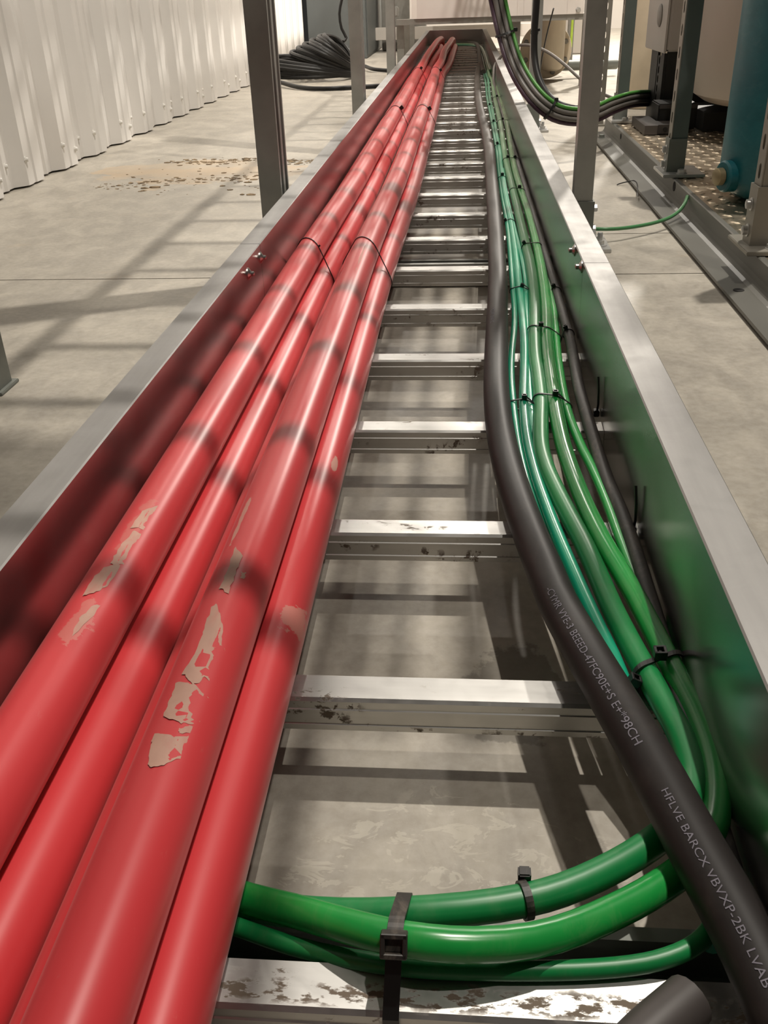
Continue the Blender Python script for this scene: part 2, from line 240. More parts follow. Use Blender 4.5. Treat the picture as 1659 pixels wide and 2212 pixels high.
M['tank'] = plain('grey_beige_tank', (0.36, 0.315, 0.27), 0.42, 0.0, 0.04, 3)
M['box'] = plain('light_grey_box', (0.46, 0.43, 0.40), 0.45, 0.0, 0.03, 5)
M['boxknob'] = plain('grey_plastic', (0.22, 0.205, 0.185), 0.5)
M['blackbox'] = plain('black_plastic', (0.010, 0.0095, 0.009), 0.55)
M['charcoal'] = plain('charcoal_plastic', (0.055, 0.047, 0.044), 0.5)
M['cabinet'] = plain('slate_cabinet_paint', (0.105, 0.115, 0.115), 0.5, 0.0, 0.05, 4)
M['sheet'] = plain('brushed_sheet', (0.86, 0.80, 0.755), 0.45, 0.15, 0.06, 5)
M['frame'] = plain('grey_frame_paint', (0.26, 0.25, 0.225), 0.5, 0.1)
M['grey_cable'] = make_cable('grey_sheath', (0.13, 0.12, 0.11), 0.45, 0.1)
M['purple_cable'] = make_cable('purple_sheath', (0.055, 0.024, 0.045), 0.45, 0.1)
M['earth_cable'] = make_cable('earth_sheath', (0.07, 0.27, 0.045), 0.4, 0.1)
M['mud'] = plain('dry_mud', (0.27, 0.20, 0.125), 0.95, 0, 0.35, 60)
M['backwall'] = plain('back_wall_paint', (0.60, 0.555, 0.505), 0.6, 0.0, 0.04, 2)
M['tape'] = make_cable('torn_tape', (0.47, 0.265, 0.20), 0.6, 0.55, (0.50, 0.14, 0.12), var=0.15)
M['redbolt'] = plain('bolt_metal', (0.55, 0.52, 0.50), 0.25, 0.9)

# ------------------------------------------------------------------ mesh helpers
class MB:
    def __init__(s): s.v = []; s.f = []; s.sm = []
    def add(s, vs, fs, smooth=False):
        o = len(s.v); s.v += [tuple(v) for v in vs]; s.f += [tuple(i+o for i in f) for f in fs]; s.sm += [smooth]*len(fs); return s
    def box(s, lo, hi, bev=0.0, rot=0.0):
        b = bmesh.new(); bmesh.ops.create_cube(b, size=1)
        d = [hi[i]-lo[i] for i in range(3)]; c = [(hi[i]+lo[i])/2 for i in range(3)]
        for v in b.verts: v.co = Vector((v.co.x*d[0], v.co.y*d[1], v.co.z*d[2]))
        if bev: bmesh.ops.bevel(b, geom=list(b.edges), offset=bev, segments=2, affect='EDGES')
        mt = Matrix.Translation(c) @ Matrix.Rotation(rot, 4, 'Z')
        b.verts.index_update(); s.add([mt @ v.co for v in b.verts], [[v.index for v in f.verts] for f in b.faces]); b.free(); return s
    def prism(s, prof, axis, a0, a1, smooth=False):
        """prof: closed 2-D outline; axis 'X': (y,z), 'Y': (x,z), 'Z': (x,y)"""
        def P(p, a): return {'X': (a, p[0], p[1]), 'Y': (p[0], a, p[1]), 'Z': (p[0], p[1], a)}[axis]
        n = len(prof); vs = [P(p, a0) for p in prof]+[P(p, a1) for p in prof]
        fs = [(i, (i+1) % n, n+(i+1) % n, n+i) for i in range(n)]
        s.add(vs, fs, smooth); s.add(vs, [tuple(range(n))[::-1], tuple(range(n, 2*n))]); return s
    def lathe(s, p0, axis, prof, n=20, smooth=True):
        """prof: list of (radius, distance along axis)"""
        ax = Vector(axis).normalized(); u = ax.orthogonal().normalized(); w = ax.cross(u); p0 = Vector(p0)
        vs = []; fs = []
        for r, d in prof:
            for k in range(n):
                a = 2*PI*k/n; vs.append(p0+ax*d+(u*math.cos(a)+w*math.sin(a))*max(r, 1e-5))
        for j in range(len(prof)-1):
            for k in range(n): fs.append((j*n+k, j*n+(k+1) % n, (j+1)*n+(k+1) % n, (j+1)*n+k))
        s.add(vs, fs, smooth); m_ = len(prof)-1
        s.add([vs[k] for k in range(n)], [tuple(range(n))[::-1]]); s.add([vs[m_*n+k] for k in range(n)], [tuple(range(n))]); return s
    def cyl(s, p0, p1, r, n=16, smooth=True):
        d = Vector(p1)-Vector(p0); return s.lathe(p0, d, [(r, 0), (r, d.length)], n, smooth)
    def tube(s, pts, r, n=14, closed=False):
        fr = frames(pts, closed); vs = []; N = len(fr); rr = r if callable(r) else (lambda i: r)
        for i, (p, t, u, w) in enumerate(fr):
            for k in range(n):
                a = 2*PI*k/n; vs.append(p+(u*math.cos(a)+w*math.sin(a))*rr(i))
        fs = []
        for i in range(N if closed else N-1):
            j = (i+1) % N
            for k in range(n): fs.append((i*n+k, i*n+(k+1) % n, j*n+(k+1) % n, j*n+k))
        s.add(vs, fs, True)
        if not closed:
            s.add(vs[:n], [tuple(range(n))[::-1]]); s.add(vs[-n:], [tuple(range(n))])
        return s
    def strap(s, pts, wdir, w, th, closed=True, outs=None):
        """flat band along pts; wdir: width direction; outs: outward normals"""
        N = len(pts); vs = []; wd = Vector(wdir).normalized()
        for i in range(N):
            p = Vector(pts[i]); o = Vector(outs[i])
            vs += [p-wd*w/2, p+wd*w/2, p+wd*w/2+o*th, p-wd*w/2+o*th]
        fs = []
        for i in range(N if closed else N-1):
            j = (i+1) % N
            for k in range(4): fs.append((i*4+k, i*4+(k+1) % 4, j*4+(k+1) % 4, j*4+k))
        if not closed: fs += [(0, 1, 2, 3), ((N-1)*4+3, (N-1)*4+2, (N-1)*4+1, (N-1)*4)]
        return s.add(vs, fs)
    def build(s, name, mat, parent=None, base=(0, 0, 0), kind=None):
        me = bpy.data.meshes.new(name); b = Vector(base)
        if parent is not None: b = b+parent_origin(parent)
        me.from_pydata([tuple(Vector(v)-b) for v in s.v], [], s.f)
        bm = bmesh.new(); bm.from_mesh(me); bmesh.ops.remove_doubles(bm, verts=bm.verts, dist=1e-6)
        bmesh.ops.recalc_face_normals(bm, faces=bm.faces); bm.to_mesh(me); bm.free()
        if any(s.sm):
            for p in me.polygons: p.use_smooth = True
            me.set_sharp_from_angle(angle=math.radians(38))
        me.materials.append(mat)
        o = bpy.data.objects.new(name, me); COL.objects.link(o); o.location = Vector(base)
        if parent is not None: o.parent = parent; o.location = Vector(base)
        if kind: o['kind'] = kind
        return o
def parent_origin(o):
    p = Vector(o.location)
    while o.parent: o = o.parent; p += Vector(o.location)
    return p
def frames(pts, closed=False):
    P = [Vector(p) for p in pts]; N = len(P); out = []; u = None
    for i in range(N):
        a = P[(i-1) % N] if (closed or i > 0) else P[0]; b = P[(i+1) % N] if (closed or i < N-1) else P[-1]
        t = (b-a).normalized()
        if u is None:
            u = Vector((0, 0, 1)).cross(t)
            if u.length < 1e-3: u = t.orthogonal()
        u = (u-t*u.dot(t)).normalized(); out.append((P[i], t, u, t.cross(u)))
    return out
def smooth_path(pts, step=0.02, relax=1):
    P = [Vector(p) for p in pts]
    for _ in range(relax):
        Q = P[:]
        for i in range(1, len(P)-1): Q[i] = P[i]*0.6+(P[i-1]+P[i+1])*0.2
        P = Q
    out = []; N = len(P)
    for i in range(N-1):
        p0 = P[max(i-1, 0)]; p1 = P[i]; p2 = P[i+1]; p3 = P[min(i+2, N-1)]
        d01 = max((p1-p0).length, 1e-5)**0.5; d12 = max((p2-p1).length, 1e-5)**0.5; d23 = max((p3-p2).length, 1e-5)**0.5
        m1 = (p2-p1); m2 = (p2-p1)
        if i > 0: m1 = ((p1-p0)/d01-(p2-p0)/(d01+d12)+(p2-p1)/d12)*d12
        if i < N-2: m2 = ((p2-p1)/d12-(p3-p1)/(d12+d23)+(p3-p2)/d23)*d12
        k = max(2, min(24, int((p2-p1).length/step)))
        for j in range(k):
            t = j/k; t2 = t*t; t3 = t2*t
            out.append(p1*(2*t3-3*t2+1)+m1*(t3-2*t2+t)+p2*(-2*t3+3*t2)+m2*(t3-t2))
    out.append(P[-1]); return out
def at_y(path, y):
    best = None
    for a, b in zip(path, path[1:]):
        if (a.y-y)*(b.y-y) <= 0 and abs(a.y-b.y) > 1e-9:
            t = (y-a.y)/(b.y-a.y); return a.lerp(b, t)
    return min(path, key=lambda p: abs(p.y-y))
def tag(o, label, cat, group=None):
    o['label'] = label; o['category'] = cat
    if group: o['group'] = group
    return o
def thing(name, label, cat, loc, group=None):
    o = bpy.data.objects.new(name, None); COL.objects.link(o); o.location = loc; o.empty_display_size = 0.05
    return tag(o, label, cat, group)
def copy_part(o, parent, loc):
    c = o.copy(); COL.objects.link(c); c.parent = parent; c.location = loc; return c
def struct(o): o['kind'] = 'structure'; return o
def hexbolt(mb, p, axis, r=0.009, h=0.007):
    mb.lathe(p, axis, [(r*1.25, 0), (r*1.25, 0.0015), (r, 0.0016), (r, h*0.85), (r*0.8, h)], 6, False); return mb
def slot_face(mb, xs, z0, z1, pitch, sw, sl, fixed, axis, th):
    """perforated strip: width interval xs, height z0..z1, oblong holes every pitch; normal along axis ('Y' or 'X') at 'fixed'"""
    b = bmesh.new(); x0, x1 = xs; xm = (x0+x1)/2; z = z0; n = 6
    def V(x, zz): return b.verts.new((x, fixed, zz) if axis == 'Y' else (fixed, x, zz))
    while z+pitch <= z1+1e-6:
        c = z+pitch/2; hole = []
        for k in range(n+1): a = PI*k/n; hole.append((xm+sw/2*math.cos(a), c+(sl-sw)/2+sw/2*math.sin(a)))
        for k in range(n+1): a = PI+PI*k/n; hole.append((xm+sw/2*math.cos(a), c-(sl-sw)/2+sw/2*math.sin(a)))
        H = [V(*h) for h in hole]; tr = V(x1, z+pitch); tl = V(x0, z+pitch); bl = V(x0, z); br = V(x1, z)
        h = n+1; mid_t = n//2; 
        b.faces.new([br, tr]+[tr] if False else [br, tr, H[0], H[2*h-1]])
        b.faces.new([tr, tl]+[H[k] for k in range(n, -1, -1)])
        b.faces.new([tl, bl, H[h], H[n]])
        b.faces.new([bl, br]+[H[k] for k in range(2*h-1, h-1, -1)])
        z += pitch
    bmesh.ops.remove_doubles(b, verts=b.verts, dist=1e-6)
    bmesh.ops.recalc_face_normals(b, faces=b.faces)
    bmesh.ops.solidify(b, geom=list(b.faces), thickness=th)
    b.verts.index_update(); mb.add([v.co.copy() for v in b.verts], [[v.index for v in f.verts] for f in b.faces]); b.free(); return mb
def strut_profile(cx, cy, w=0.041, d=0.041, lip=0.009, t=0.0026, open_dir='+X'):
    """C-shaped strut outline in plan, mouth towards open_dir"""
    a, b_ = w/2, d/2
    pr = [(-a, -b_), (a, -b_), (a, -b_+lip), (a-0.007, -b_+lip), (a-0.007, -b_+lip-t), (a-t, -b_+lip-t) , (a-t, -b_+t), (-a+t, -b_+t),
          (-a+t, b_-t), (a-t, b_-t), (a-t, b_-lip+t), (a-0.007, b_-lip+t), (a-0.007, b_-lip), (a, b_-lip), (a, b_), (-a, b_)]
    ang = {'+X': 0, '+Y': PI/2, '-X': PI, '-Y': -PI/2}[open_dir]; c, s_ = math.cos(ang), math.sin(ang)
    return [(cx+x*c-y*s_, cy+x*s_+y*c) for x, y in pr]

# ------------------------------------------------------------------ the setting
def build_floor():
    mb = MB(); mb.box((-1.6, -0.8, -0.03), (5.0, 14.0, -0.006)); fl = struct(mb.build('floor', M['joint']))
    xs = [-1.6, 5.0]; ys = [-0.8, 1.886, 5.6, 9.6, 14.0]
    for y0, y1 in zip(ys, ys[1:]):
        cuts = [(xs[0], xs[1], y0, y1)] if abs(y0-1.886) > 0.01 else [(xs[0], 0.196, y0, y1), (0.197, xs[1], y0, 2.235), (0.197, xs[1], 2.235, y1)]
        for a, b, c, d in cuts: MB().box((a, c+0.0022, -0.006), (b, d-0.0022, 0.0)).build('slab', M['concrete'], fl)
    return fl
build_floor()

WX = -1.367
def build_wall():
    mb = MB(); prof = []; pitch = 0.3073; y = -0.55
    th = 0.033
    while y < 8.85:
        for dy, dx in ((0.0, 0), (0.035, 0), (0.045, 0.006), (0.055, 0.006), (0.065, 0), (0.102, 0), (0.142, th), (0.178, th), (0.186, th-0.004), (0.198, th-0.004), (0.206, th), (0.262, th), (0.302, 0)):
            if y+dy < 8.85: prof.append((WX-th+dx, y+dy))
        y += pitch
    n = len(prof); vs = []; 
    for z in (0.006, 3.2): vs += [(x, yy, z) for x, yy in prof]
    back = [(WX-th-0.03, prof[0][1]), (WX-th-0.03, prof[-1][1])]
    for z in (0.006, 3.2): vs += [(x, yy, z) for x, yy in back]
    fs = [(i, i+1, n+i+1, n+i) for i in range(n-1)]
    b0 = 2*n; fs += [(b0, b0+1, b0+3, b0+2), (0, n, b0+2, b0), (n-1, b0+1, b0+3, 2*n-1)]
    fs += [tuple(range(n))+(b0+1, b0), tuple(range(n, 2*n))+(b0+3, b0+2)]
    mb.add(vs, fs); w = struct(mb.build('wall_left', M['wall']))
    sc = MB().lathe((0, 0, 0), (1, 0, 0), [(0.010, 0), (0.010, 0.002), (0.0065, 0.0025), (0.0065, 0.007), (0.004, 0.009)], 8)
    first = None; y = -0.55
    while y < 8.8:
        for dy, dx, z in ((0.150, th, 0.082), (0.255, th, 0.055) if int(y*10) % 2 else (0.07, 0, 0.075)):
            p = (WX-th+dx, y+dy, z)
            if first is None:
                first = sc.build('screw', M['screw'], w); first.location = p
            else: copy_part(first, w, p)
        y += pitch
build_wall()
struct(MB().box((-1.5, 13.4, 0), (5.0, 13.5, 4.0)).build('wall_back', M['backwall']))

# ------------------------------------------------------------------ the cable tray
ZT, ZR, ZB = 0.1895, 0.076, 0.046                     # rail top, rung top, rail bottom
XL, XR, FL, FR = -0.2986, 0.161, -0.3290, 0.1955      # rail inner faces, flange outer edges
Y0, Y1, YL = -0.35, 9.15, 7.62
tray = thing('cable_tray', 'long galvanised ladder cable tray running from the foreground to the far equipment', 'cable tray', (-0.07, 0, ZB))
def rail(side, y0, y1):
    t = 0.0024
    if side < 0: x, f = XL, FL; s = -1
    else: x, f = XR, FR; s = 1
    pr = [(x, ZB), (x, ZT-0.0012), (x+s*0.0012, ZT), (f-s*0.001, ZT), (f, ZT-0.001), (f, ZT-0.009), (f-s*t, ZT-0.009), (f-s*t, ZT-t), (x+s*t, ZT-t), (x+s*t, ZB+t), (f, ZB+t), (f, ZB)]
    o = MB().prism(pr, 'Y', y0, y1).build('side_rail', M['rail'], tray)
    o.data.materials.append(M['flange'])
    for p in o.data.polygons:
        if p.center.z+ZB > ZT-0.0125 and p.area > 1e-4 and abs(p.normal.x) < 0.9: p.material_index = 1
    return o
JL, JR = 1.374, 1.245
rail(-1, Y0, JL-0.0008); rail(-1, JL+0.0008, 4.4); rail(-1, 4.4016, Y1)
rail(1, Y0, JR-0.0008); rail(1, JR+0.0008, 4.3); rail(1, 4.3016, Y1)
# end rail of the tee, and the far rungs under it
prE = [(Y1, ZB), (Y1, ZT), (Y1+0.032, ZT), (Y1+0.032, ZT-0.008), (Y1+0.029, ZT-0.008), (Y1+0.029, ZT-0.0025), (Y1+0.0025, ZT-0.0025), (Y1+0.0025, ZB)]
MB().prism(prE, 'X', FL, FR).build('end_rail', M['rail'], tray)
def bolts(side, y):
    x = XL if side < 0 else XR; s = -1 if side < 0 else 1
    for dy in (-0.045, 0.045):
        for z in (0.181 if side > 0 else 0.170,):
            mb = MB(); mb.lathe((x, y+dy, z), (-s, 0, 0), [(0.0085, 0), (0.0085, 0.0012), (0.0068, 0.0022), (0.0035, 0.0045), (0.0035, 0.008), (0.002, 0.009)], 12)
            mb.build('carriage_bolt', M['redbolt'], tray)
    MB().box((min(x+s*0.0026, x+s*0.006), y-0.1, ZB+0.012), (max(x+s*0.0026, x+s*0.006), y+0.1, ZT-0.004), 0.0008).build('splice_plate', M['zinc'], tray)
bolts(-1, 1.325); bolts(1, 1.303)
def rung_mesh():
    zt, zb, w = ZR, ZR-0.0285, 0.0262
    pr = [(0, zt), (-w+0.0022, zt), (-w, zt-0.0022), (-w, zt-0.0085), (-w-0.0009, zt-0.0092), (-w-0.0009, zt-0.0105), (-w, zt-0.0112), (-w, zb+0.0062), (-w-0.0009, zb+0.0055),
          (-w-0.0009, zb+0.0040), (-w, zb+0.0033), (-w, zb), (-w+0.008, zb), (-w+0.008, zb+0.002), (-w+0.002, zb+0.002), (-w+0.002, zt-0.003), (-0.002, zt-0.003), (-0.002, zb+0.002),
          (-0.008, zb+0.002), (-0.008, zb), (0, zb)]
    return MB().prism(pr, 'X', XL+0.0003, XR-0.0003)
RY = [0.2977+0.22865*k for k in range(-2, 39)]
r0 = rung_mesh().build('rung', M['rung'], tray)
for i, y in enumerate(RY):
    loc = (0, y, 0)
    if i == 0: r0.location = loc
    elif i == 2:
        o = rung_mesh().build('rung', M['rung_worn'], tray); o.location = loc
    else: copy_part(r0, tray, loc)

# ------------------------------------------------------------------ red power cables
RC = 0.0223
zl = ZR+RC; zu = 0.1369
def dx_(y):
    if y < 1.35: return 0.0
    if y < 2.4: t = (y-1.35)/1.05; return 0.014*t*t*(3-2*t)
    return 0.014+0.005*min(1, (y-2.4)/2.0)
YS = [-0.38, -0.1, 0.2, 0.5, 0.8, 1.1, 1.35, 1.6, 1.9, 2.2, 2.5, 2.9, 3.4, 4.0, 4.6, 5.1]
def red_path(x, z, far, wob=0.0, ph=0.0, k=1.0):
    p = [(x+k*dx_(y)+wob*math.sin(y*1.9+ph), y, z) for y in YS]
    return smooth_path(p+far, 0.03, 0)
turn = lambda x, y, z: [(x+0.004, y+0.12, z-0.004), (x+0.006, y+0.19, z-0.03), (x+0.006, y+0.215, z-0.075), (x+0.006, y+0.22, 0.025)]
blC = [(SCUFF_C[5], (0.003, 0.05, 0.03), 1.8, 60, 0.7), ((-0.153, 1.42, 0.158), (0.0022, 0.10, 0.03), 1.8, 30, 0.6)]
blA = [((-0.2475, 0.60, 0.158), (0.007, 0.05, 0.03), 2.2, 80, 0.25), ((-0.2470, 0.475, 0.158), (0.010, 0.03, 0.03), 2.2, 90, 0.3)]
blD = [(SCUFF_D[0], (0.0035, 0.022, 0.03), 1.2, 60, 0.8), (SCUFF_D[1], (0.013, 0.022, 0.03), 2.3, 90, 0.5)]
mC, mA, mD = make_red('red_sheath_scuffed', blC), make_red('red_sheath_rubbed', blA), make_red('red_sheath_nicked', blD)
PA = red_path(-0.2517, zu, A_FAR+turn(-0.19, 8.66, zu), 0.0012)
PCc = red_path(-0.1585, zu, C_FAR+turn(-0.092, 8.43, zu), 0.0010, 1)
PD = red_path(-0.1350, zl, D_FAR+turn(-0.073, 8.20, zl), 0.0008, 2)
PE = red_path(-0.1815, zl, [(-0.160, 5.6, zl), (-0.15, 6.2, zl), (-0.14, 7.0, zl), (-0.125, 7.8, zl)]+turn(-0.135, 8.20, zl), 0.0005, 2)
PB = red_path(-0.2285, zl, [(-0.208, 5.6, zl), (-0.20, 6.2, zl), (-0.19, 7.0, zl), (-0.175, 7.8, zl)]+turn(-0.185, 8.20, zl), 0.0006, 1, 0.8)
PF = red_path(-0.2748, zl, [(-0.268, 5.6, zl), (-0.264, 6.2, zl), (-0.25, 7.0, zl), (-0.235, 7.9, zl)]+turn(-0.238, 8.43, zl), 0.0003, 0, 0.25)
def tape(parent, outlines, x0, z0):
    for ol in outlines:
        rag = []; rn = random.Random(len(ol)*7+int(ol[0][1]*1e4))
        for (a0, y0), (a1, y1) in zip(ol, ol[1:]+ol[:1]):
            for k in range(5): t = k/5; j = 0 if k == 0 else 1; rag.append((a0+(a1-a0)*t+j*rn.gauss(0, 0.022), y0+(y1-y0)*t+j*rn.gauss(0, 0.0007)))
        b = bmesh.new(); f = b.faces.new([b.verts.new((a*RC, y, 0)) for a, y in rag])
        bmesh.ops.triangulate(b, faces=b.faces); bmesh.ops.subdivide_edges(b, edges=b.edges, cuts=1, use_grid_fill=True)
        cx = sum(v.co.x for v in b.verts)/len(b.verts); cy = sum(v.co.y for v in b.verts)/len(b.verts)
        for v in b.verts:
            q = 1.0+0.10*noise.noise(Vector((v.co.x*220, v.co.y*160, 3)))
            sx, y = cx+(v.co.x-cx)*q, cy+(v.co.y-cy)*q
            a = sx/RC; rr = RC+0.0004+0.0001*noise.noise(Vector((sx*400, y*150, 0)))
            v.co = (x0+rr*math.sin(a), y, z0+rr*math.cos(a))
        b.verts.index_update(); mb = MB().add([v.co.copy() for v in b.verts], [[v.index for v in g.verts] for g in b.faces], True); b.free()
        o = mb.build('tape_remnant', M['tape'], parent); o['label'] = 'torn beige tape'
def red(path, mat, label): return tag(MB().tube(path, RC, 24).build('red_power_cable', mat), label, 'cable', 'thick red power cables on the left of the tray')
rA = red(PA, mA, 'thick red power cable lying highest against the left rail, with a pale rubbed streak')
red(PB, M['red'], 'thick red power cable sunk between the two upper red cables')
rC = red(PCc, mC, 'thick red power cable on top with large torn beige tape remains')
red(PD, mD, 'thick red power cable furthest right of the bundle, beside the open rungs')
red(PE, M['red'], 'thick red power cable on the rungs hidden beneath the tape-marked one')
red(PF, M['red'], 'thick red power cable on the rungs hidden in the left rail corner')

tape(rA, TAPE_A, -0.2517, zu); tape(rC, TAPE_C, -0.1585, zu)

# ------------------------------------------------------------------ black and green cables on the right
clampx = lambda pts, xm: [(min(p[0], xm), p[1], p[2]) for p in pts]
PBM = smooth_path(BLACK_MAIN+[(0.115, 5.2, 0.0915), (0.105, 6.2, 0.0915), (0.112, 7.4, 0.0915), (0.118, 8.5, 0.0915), (0.10, 8.9, 0.0915), (0.04, 9.04, 0.0915), (-0.1, 9.07, 0.0915), (-0.26, 9.07, 0.0915)], 0.02, 1)
bm_ = tag(MB().tube(PBM, 0.0155, 28).build('black_power_cable', M['black']), 'thick black printed cable curving from the lower right corner over the green wires', 'cable')
def text_on(path, r, body, size, y_start, side, parent, stretch=1.15):
    cu = bpy.data.curves.new('print', 'FONT'); cu.body = body; cu.size = size
    ob = bpy.data.objects.new('print', cu); COL.objects.link(ob)
    me = bpy.data.meshes.new_from_object(ob.evaluated_get(bpy.context.evaluated_depsgraph_get()))
    bpy.data.objects.remove(ob); bpy.data.curves.remove(cu)
    P = sorted(path, key=lambda p: 0) ; P = P if P[0].y > P[-1].y else P[::-1]      # far to near
    i0 = min(range(len(P)), key=lambda i: abs(P[i].y-y_start)); P = P[i0:]
    L = [0.0]
    for a, b in zip(P, P[1:]): L.append(L[-1]+(b-a).length)
    for v in me.vertices:
        u, h = v.co.x*stretch, v.co.y-size*0.35
        k = next((j for j in range(1, len(L)) if L[j] >= u), len(L)-1)
        tt = (u-L[k-1])/max(L[k]-L[k-1], 1e-6); p = P[k-1].lerp(P[k], min(max(tt, 0), 1.0)); t = (P[k]-P[k-1]).normalized()
        up = Vector((0, 0, 1)); up = (up-t*up.dot(t)).normalized(); sd = up.cross(t)     # sd points to +x for t towards the camera
        a = side+h/r
        q = p+(up*math.cos(a)+sd*math.sin(a))*(r+0.00025)
        v.co = q-parent_origin(parent)
    bm = bmesh.new(); bm.from_mesh(me); bmesh.ops.triangulate(bm, faces=bm.faces); bm.to_mesh(me); bm.free()
    me.materials.append(M['print']); o = bpy.data.objects.new('printed_text', me); COL.objects.link(o); o.parent = parent; o['label'] = 'white printed lettering'
PBMn = [p for p in PBM]
text_on(PBMn, 0.0155, '-CYMR VYE-3 BEEED-47FC90E+S E+*98CH', 0.0078, 0.605, -0.50, bm_, 1.28)
text_on(PBMn, 0.0155, 'HFLVE BARCX VBVXP-2BK LVAB 1FT1 XLX VB', 0.0060, 0.380, -0.45, bm_, 1.4)
text_on(PBMn, 0.0155, 'YEEWF BNA EC', 0.0084, 1.32, -0.45, bm_)
def cable(name, mat, pts, r, label, group=None, n=16, relax=1, step=0.015):
    P = smooth_path(pts, step, relax); tag(MB().tube(P, r, n).build(name, mat), label, 'cable', group); return P
G = 'green wires along the right side of the tray'
endg = lambda x, z: [(x+0.004, 5.3, z), (x+0.008, 6.4, z), (x+0.010, 7.6, z), (x, 8.5, z), (x-0.04, 8.80, z), (x-0.10, 8.88+(x-0.12)*3, z), (-0.1, 8.9+(x-0.12)*3, z), (-0.25, 8.9+(x-0.12)*3, z)]
PT2 = cable('earth_wire', M['teal_wire'], TEAL_MID+endg(0.120, 0.0822), 0.0062, 'thicker blue-green wire in the left trio, running beside the thick black cable', G)
PT1 = cable('earth_wire', M['teal_wire'], TEAL_LEFT+[(0.112, 5.0, 0.081), (0.115, 5.8, 0.081)], 0.0046, 'thin blue-green wire bowing out leftmost against the thick black cable', G)
PT3 = cable('earth_wire', M['teal_wire'], TEAL_RIGHT, 0.0044, 'thin blue-green wire at the right edge of the left trio', G)
PG4 = cable('earth_wire', M['green_dark'], GREEN_DARK+endg(0.135, 0.0848), 0.0088, 'thick dull green wire, left of the bright one, looping behind at the bottom', G)
PG5 = cable('earth_wire', M['green'], GREEN_BRIGHT+endg(0.146, 0.0848), 0.0088, 'thick bright green wire sweeping across the bottom loop in front', G)
PG6 = cable('earth_wire', M['green'], GREEN_THIN, 0.0053, 'thin bright green wire joining the right side of the thick bright one', G)
PLT = cable('earth_wire', M['green_dark'], LOOP_THIN, 0.0050, 'thin dark green wire lying lowest along the near rung', G)
side = [(min(x, 0.1518), y, z) for x, y, z in BLACK_SIDE[:-3]]+[(0.1510, 4.95, 0.088), (0.1505, 5.12, 0.12), (0.152, 5.2, 0.175)]+RISER
PBS = cable('black_control_cable', M['black_dusty'], side, 0.0072, 'dusty black cable along the foot of the right rail')
PCO = cable('black_cable_end', M['charcoal'], CORNER_CABLE, 0.0125, 'dark grey cable stub crossing the near rung in the bottom right corner')

# ------------------------------------------------------------------ cable ties
def hull2(pts):
    pts = sorted(set(pts)); 
    def half(ps):
        h = []
        for p in ps:
            while len(h) > 1 and (h[-1][0]-h[-2][0])*(p[1]-h[-2][1])-(h[-1][1]-h[-2][1])*(p[0]-h[-2][0]) <= 0: h.pop()
            h.append(p)
        return h
    a = half(pts); b = half(pts[::-1]); return a[:-1]+b[:-1]
TIES = []
def tie(label, circ, y, head=75, slope=0.0, w=0.0026, th=0.0011, hs=0.0046, tail=0.0, tdir=None, mat='tie', group=None, cat='cable tie'):
    """circ: (x, z, r) circles bundled at distance y; head: angle of the lock round the bundle; slope: dy per dx"""
    pts = []
    for x, z, r in circ:
        for k in range(28): a = 2*PI*k/28; pts.append((round(x+(r+0.0002)*math.cos(a), 5), round(z+(r+0.0002)*math.sin(a), 5)))
    H = hull2(pts); cx = sum(p[0] for p in H)/len(H); cz = sum(p[1] for p in H)/len(H)
    # resample
    Q = []
    for a, b in zip(H, H[1:]+H[:1]):
        d = math.hypot(b[0]-a[0], b[1]-a[1]); k = max(1, int(d/0.004))
        for j in range(k): Q.append((a[0]+(b[0]-a[0])*j/k, a[1]+(b[1]-a[1])*j/k))
    n = len(Q); outs = []
    for i in range(n):
        a, b = Q[i-1], Q[(i+1) % n]; tx, tz = b[0]-a[0], b[1]-a[1]; l = math.hypot(tx, tz) or 1; outs.append(Vector((tz/l, 0, -tx/l)))
    P3 = [Vector((x, y+slope*(x-cx), z)) for x, z in Q]
    base = Vector((cx, y, min(q[1] for q in Q)))
    t = thing('cable_tie', label, cat, base, group)
    MB().strap(P3, (-slope*0.0, 1, 0), w, th, True, outs).build('strap', M[mat], t)
    ha = math.radians(head); i = max(range(n), key=lambda k: math.cos(math.atan2(Q[k][1]-cz, Q[k][0]-cx)-ha))
    o = outs[i]; p = P3[i]+o*(th+hs*0.42); tg = Vector((-o.z, 0, o.x))
    mb = MB(); mt = Matrix((tg, Vector((0, 1, 0)), o)).transposed().to_4x4(); mt.translation = p
    def addbox(dx, dy, dz, off=(0, 0, 0)):
        b = bmesh.new(); bmesh.ops.create_cube(b, size=1)
        for v in b.verts: v.co = Vector((v.co.x*dx+off[0], v.co.y*dy+off[1], v.co.z*dz+off[2]))
        bmesh.ops.bevel(b, geom=list(b.edges), offset=min(dx, dy, dz)*0.16, segments=1, affect='EDGES')
        b.verts.index_update(); mb.add([mt @ v.co for v in b.verts], [[v.index for v in f.verts] for f in b.faces]); b.free()
    addbox(hs, hs*0.22, hs*0.84, (0, hs*0.42, 0)); addbox(hs, hs*0.22, hs*0.84, (0, -hs*0.42, 0))
    addbox(hs*0.24, hs, hs*0.84, (hs*0.40, 0, 0)); addbox(hs*0.24, hs, hs*0.84, (-hs*0.40, 0, 0)); addbox(hs*0.3, hs*0.45, hs*0.5, (0, 0, -hs*0.1))
    mb.build('lock', M[mat], t)
    if tail:
        td = Vector(tdir).normalized() if tdir else o
        sp = [p+td*(tail*k/6)+Vector((0, 0, -tail*0.35*(k/6)**2)) for k in range(7)]
        MB().tube(sp, w*0.42, 4).build('tail', M[mat], t)
    return t
def C_(path, r, y): p = at_y(path, y); return (p.x, p.z, r)
RG = 'black ties round the red cables'
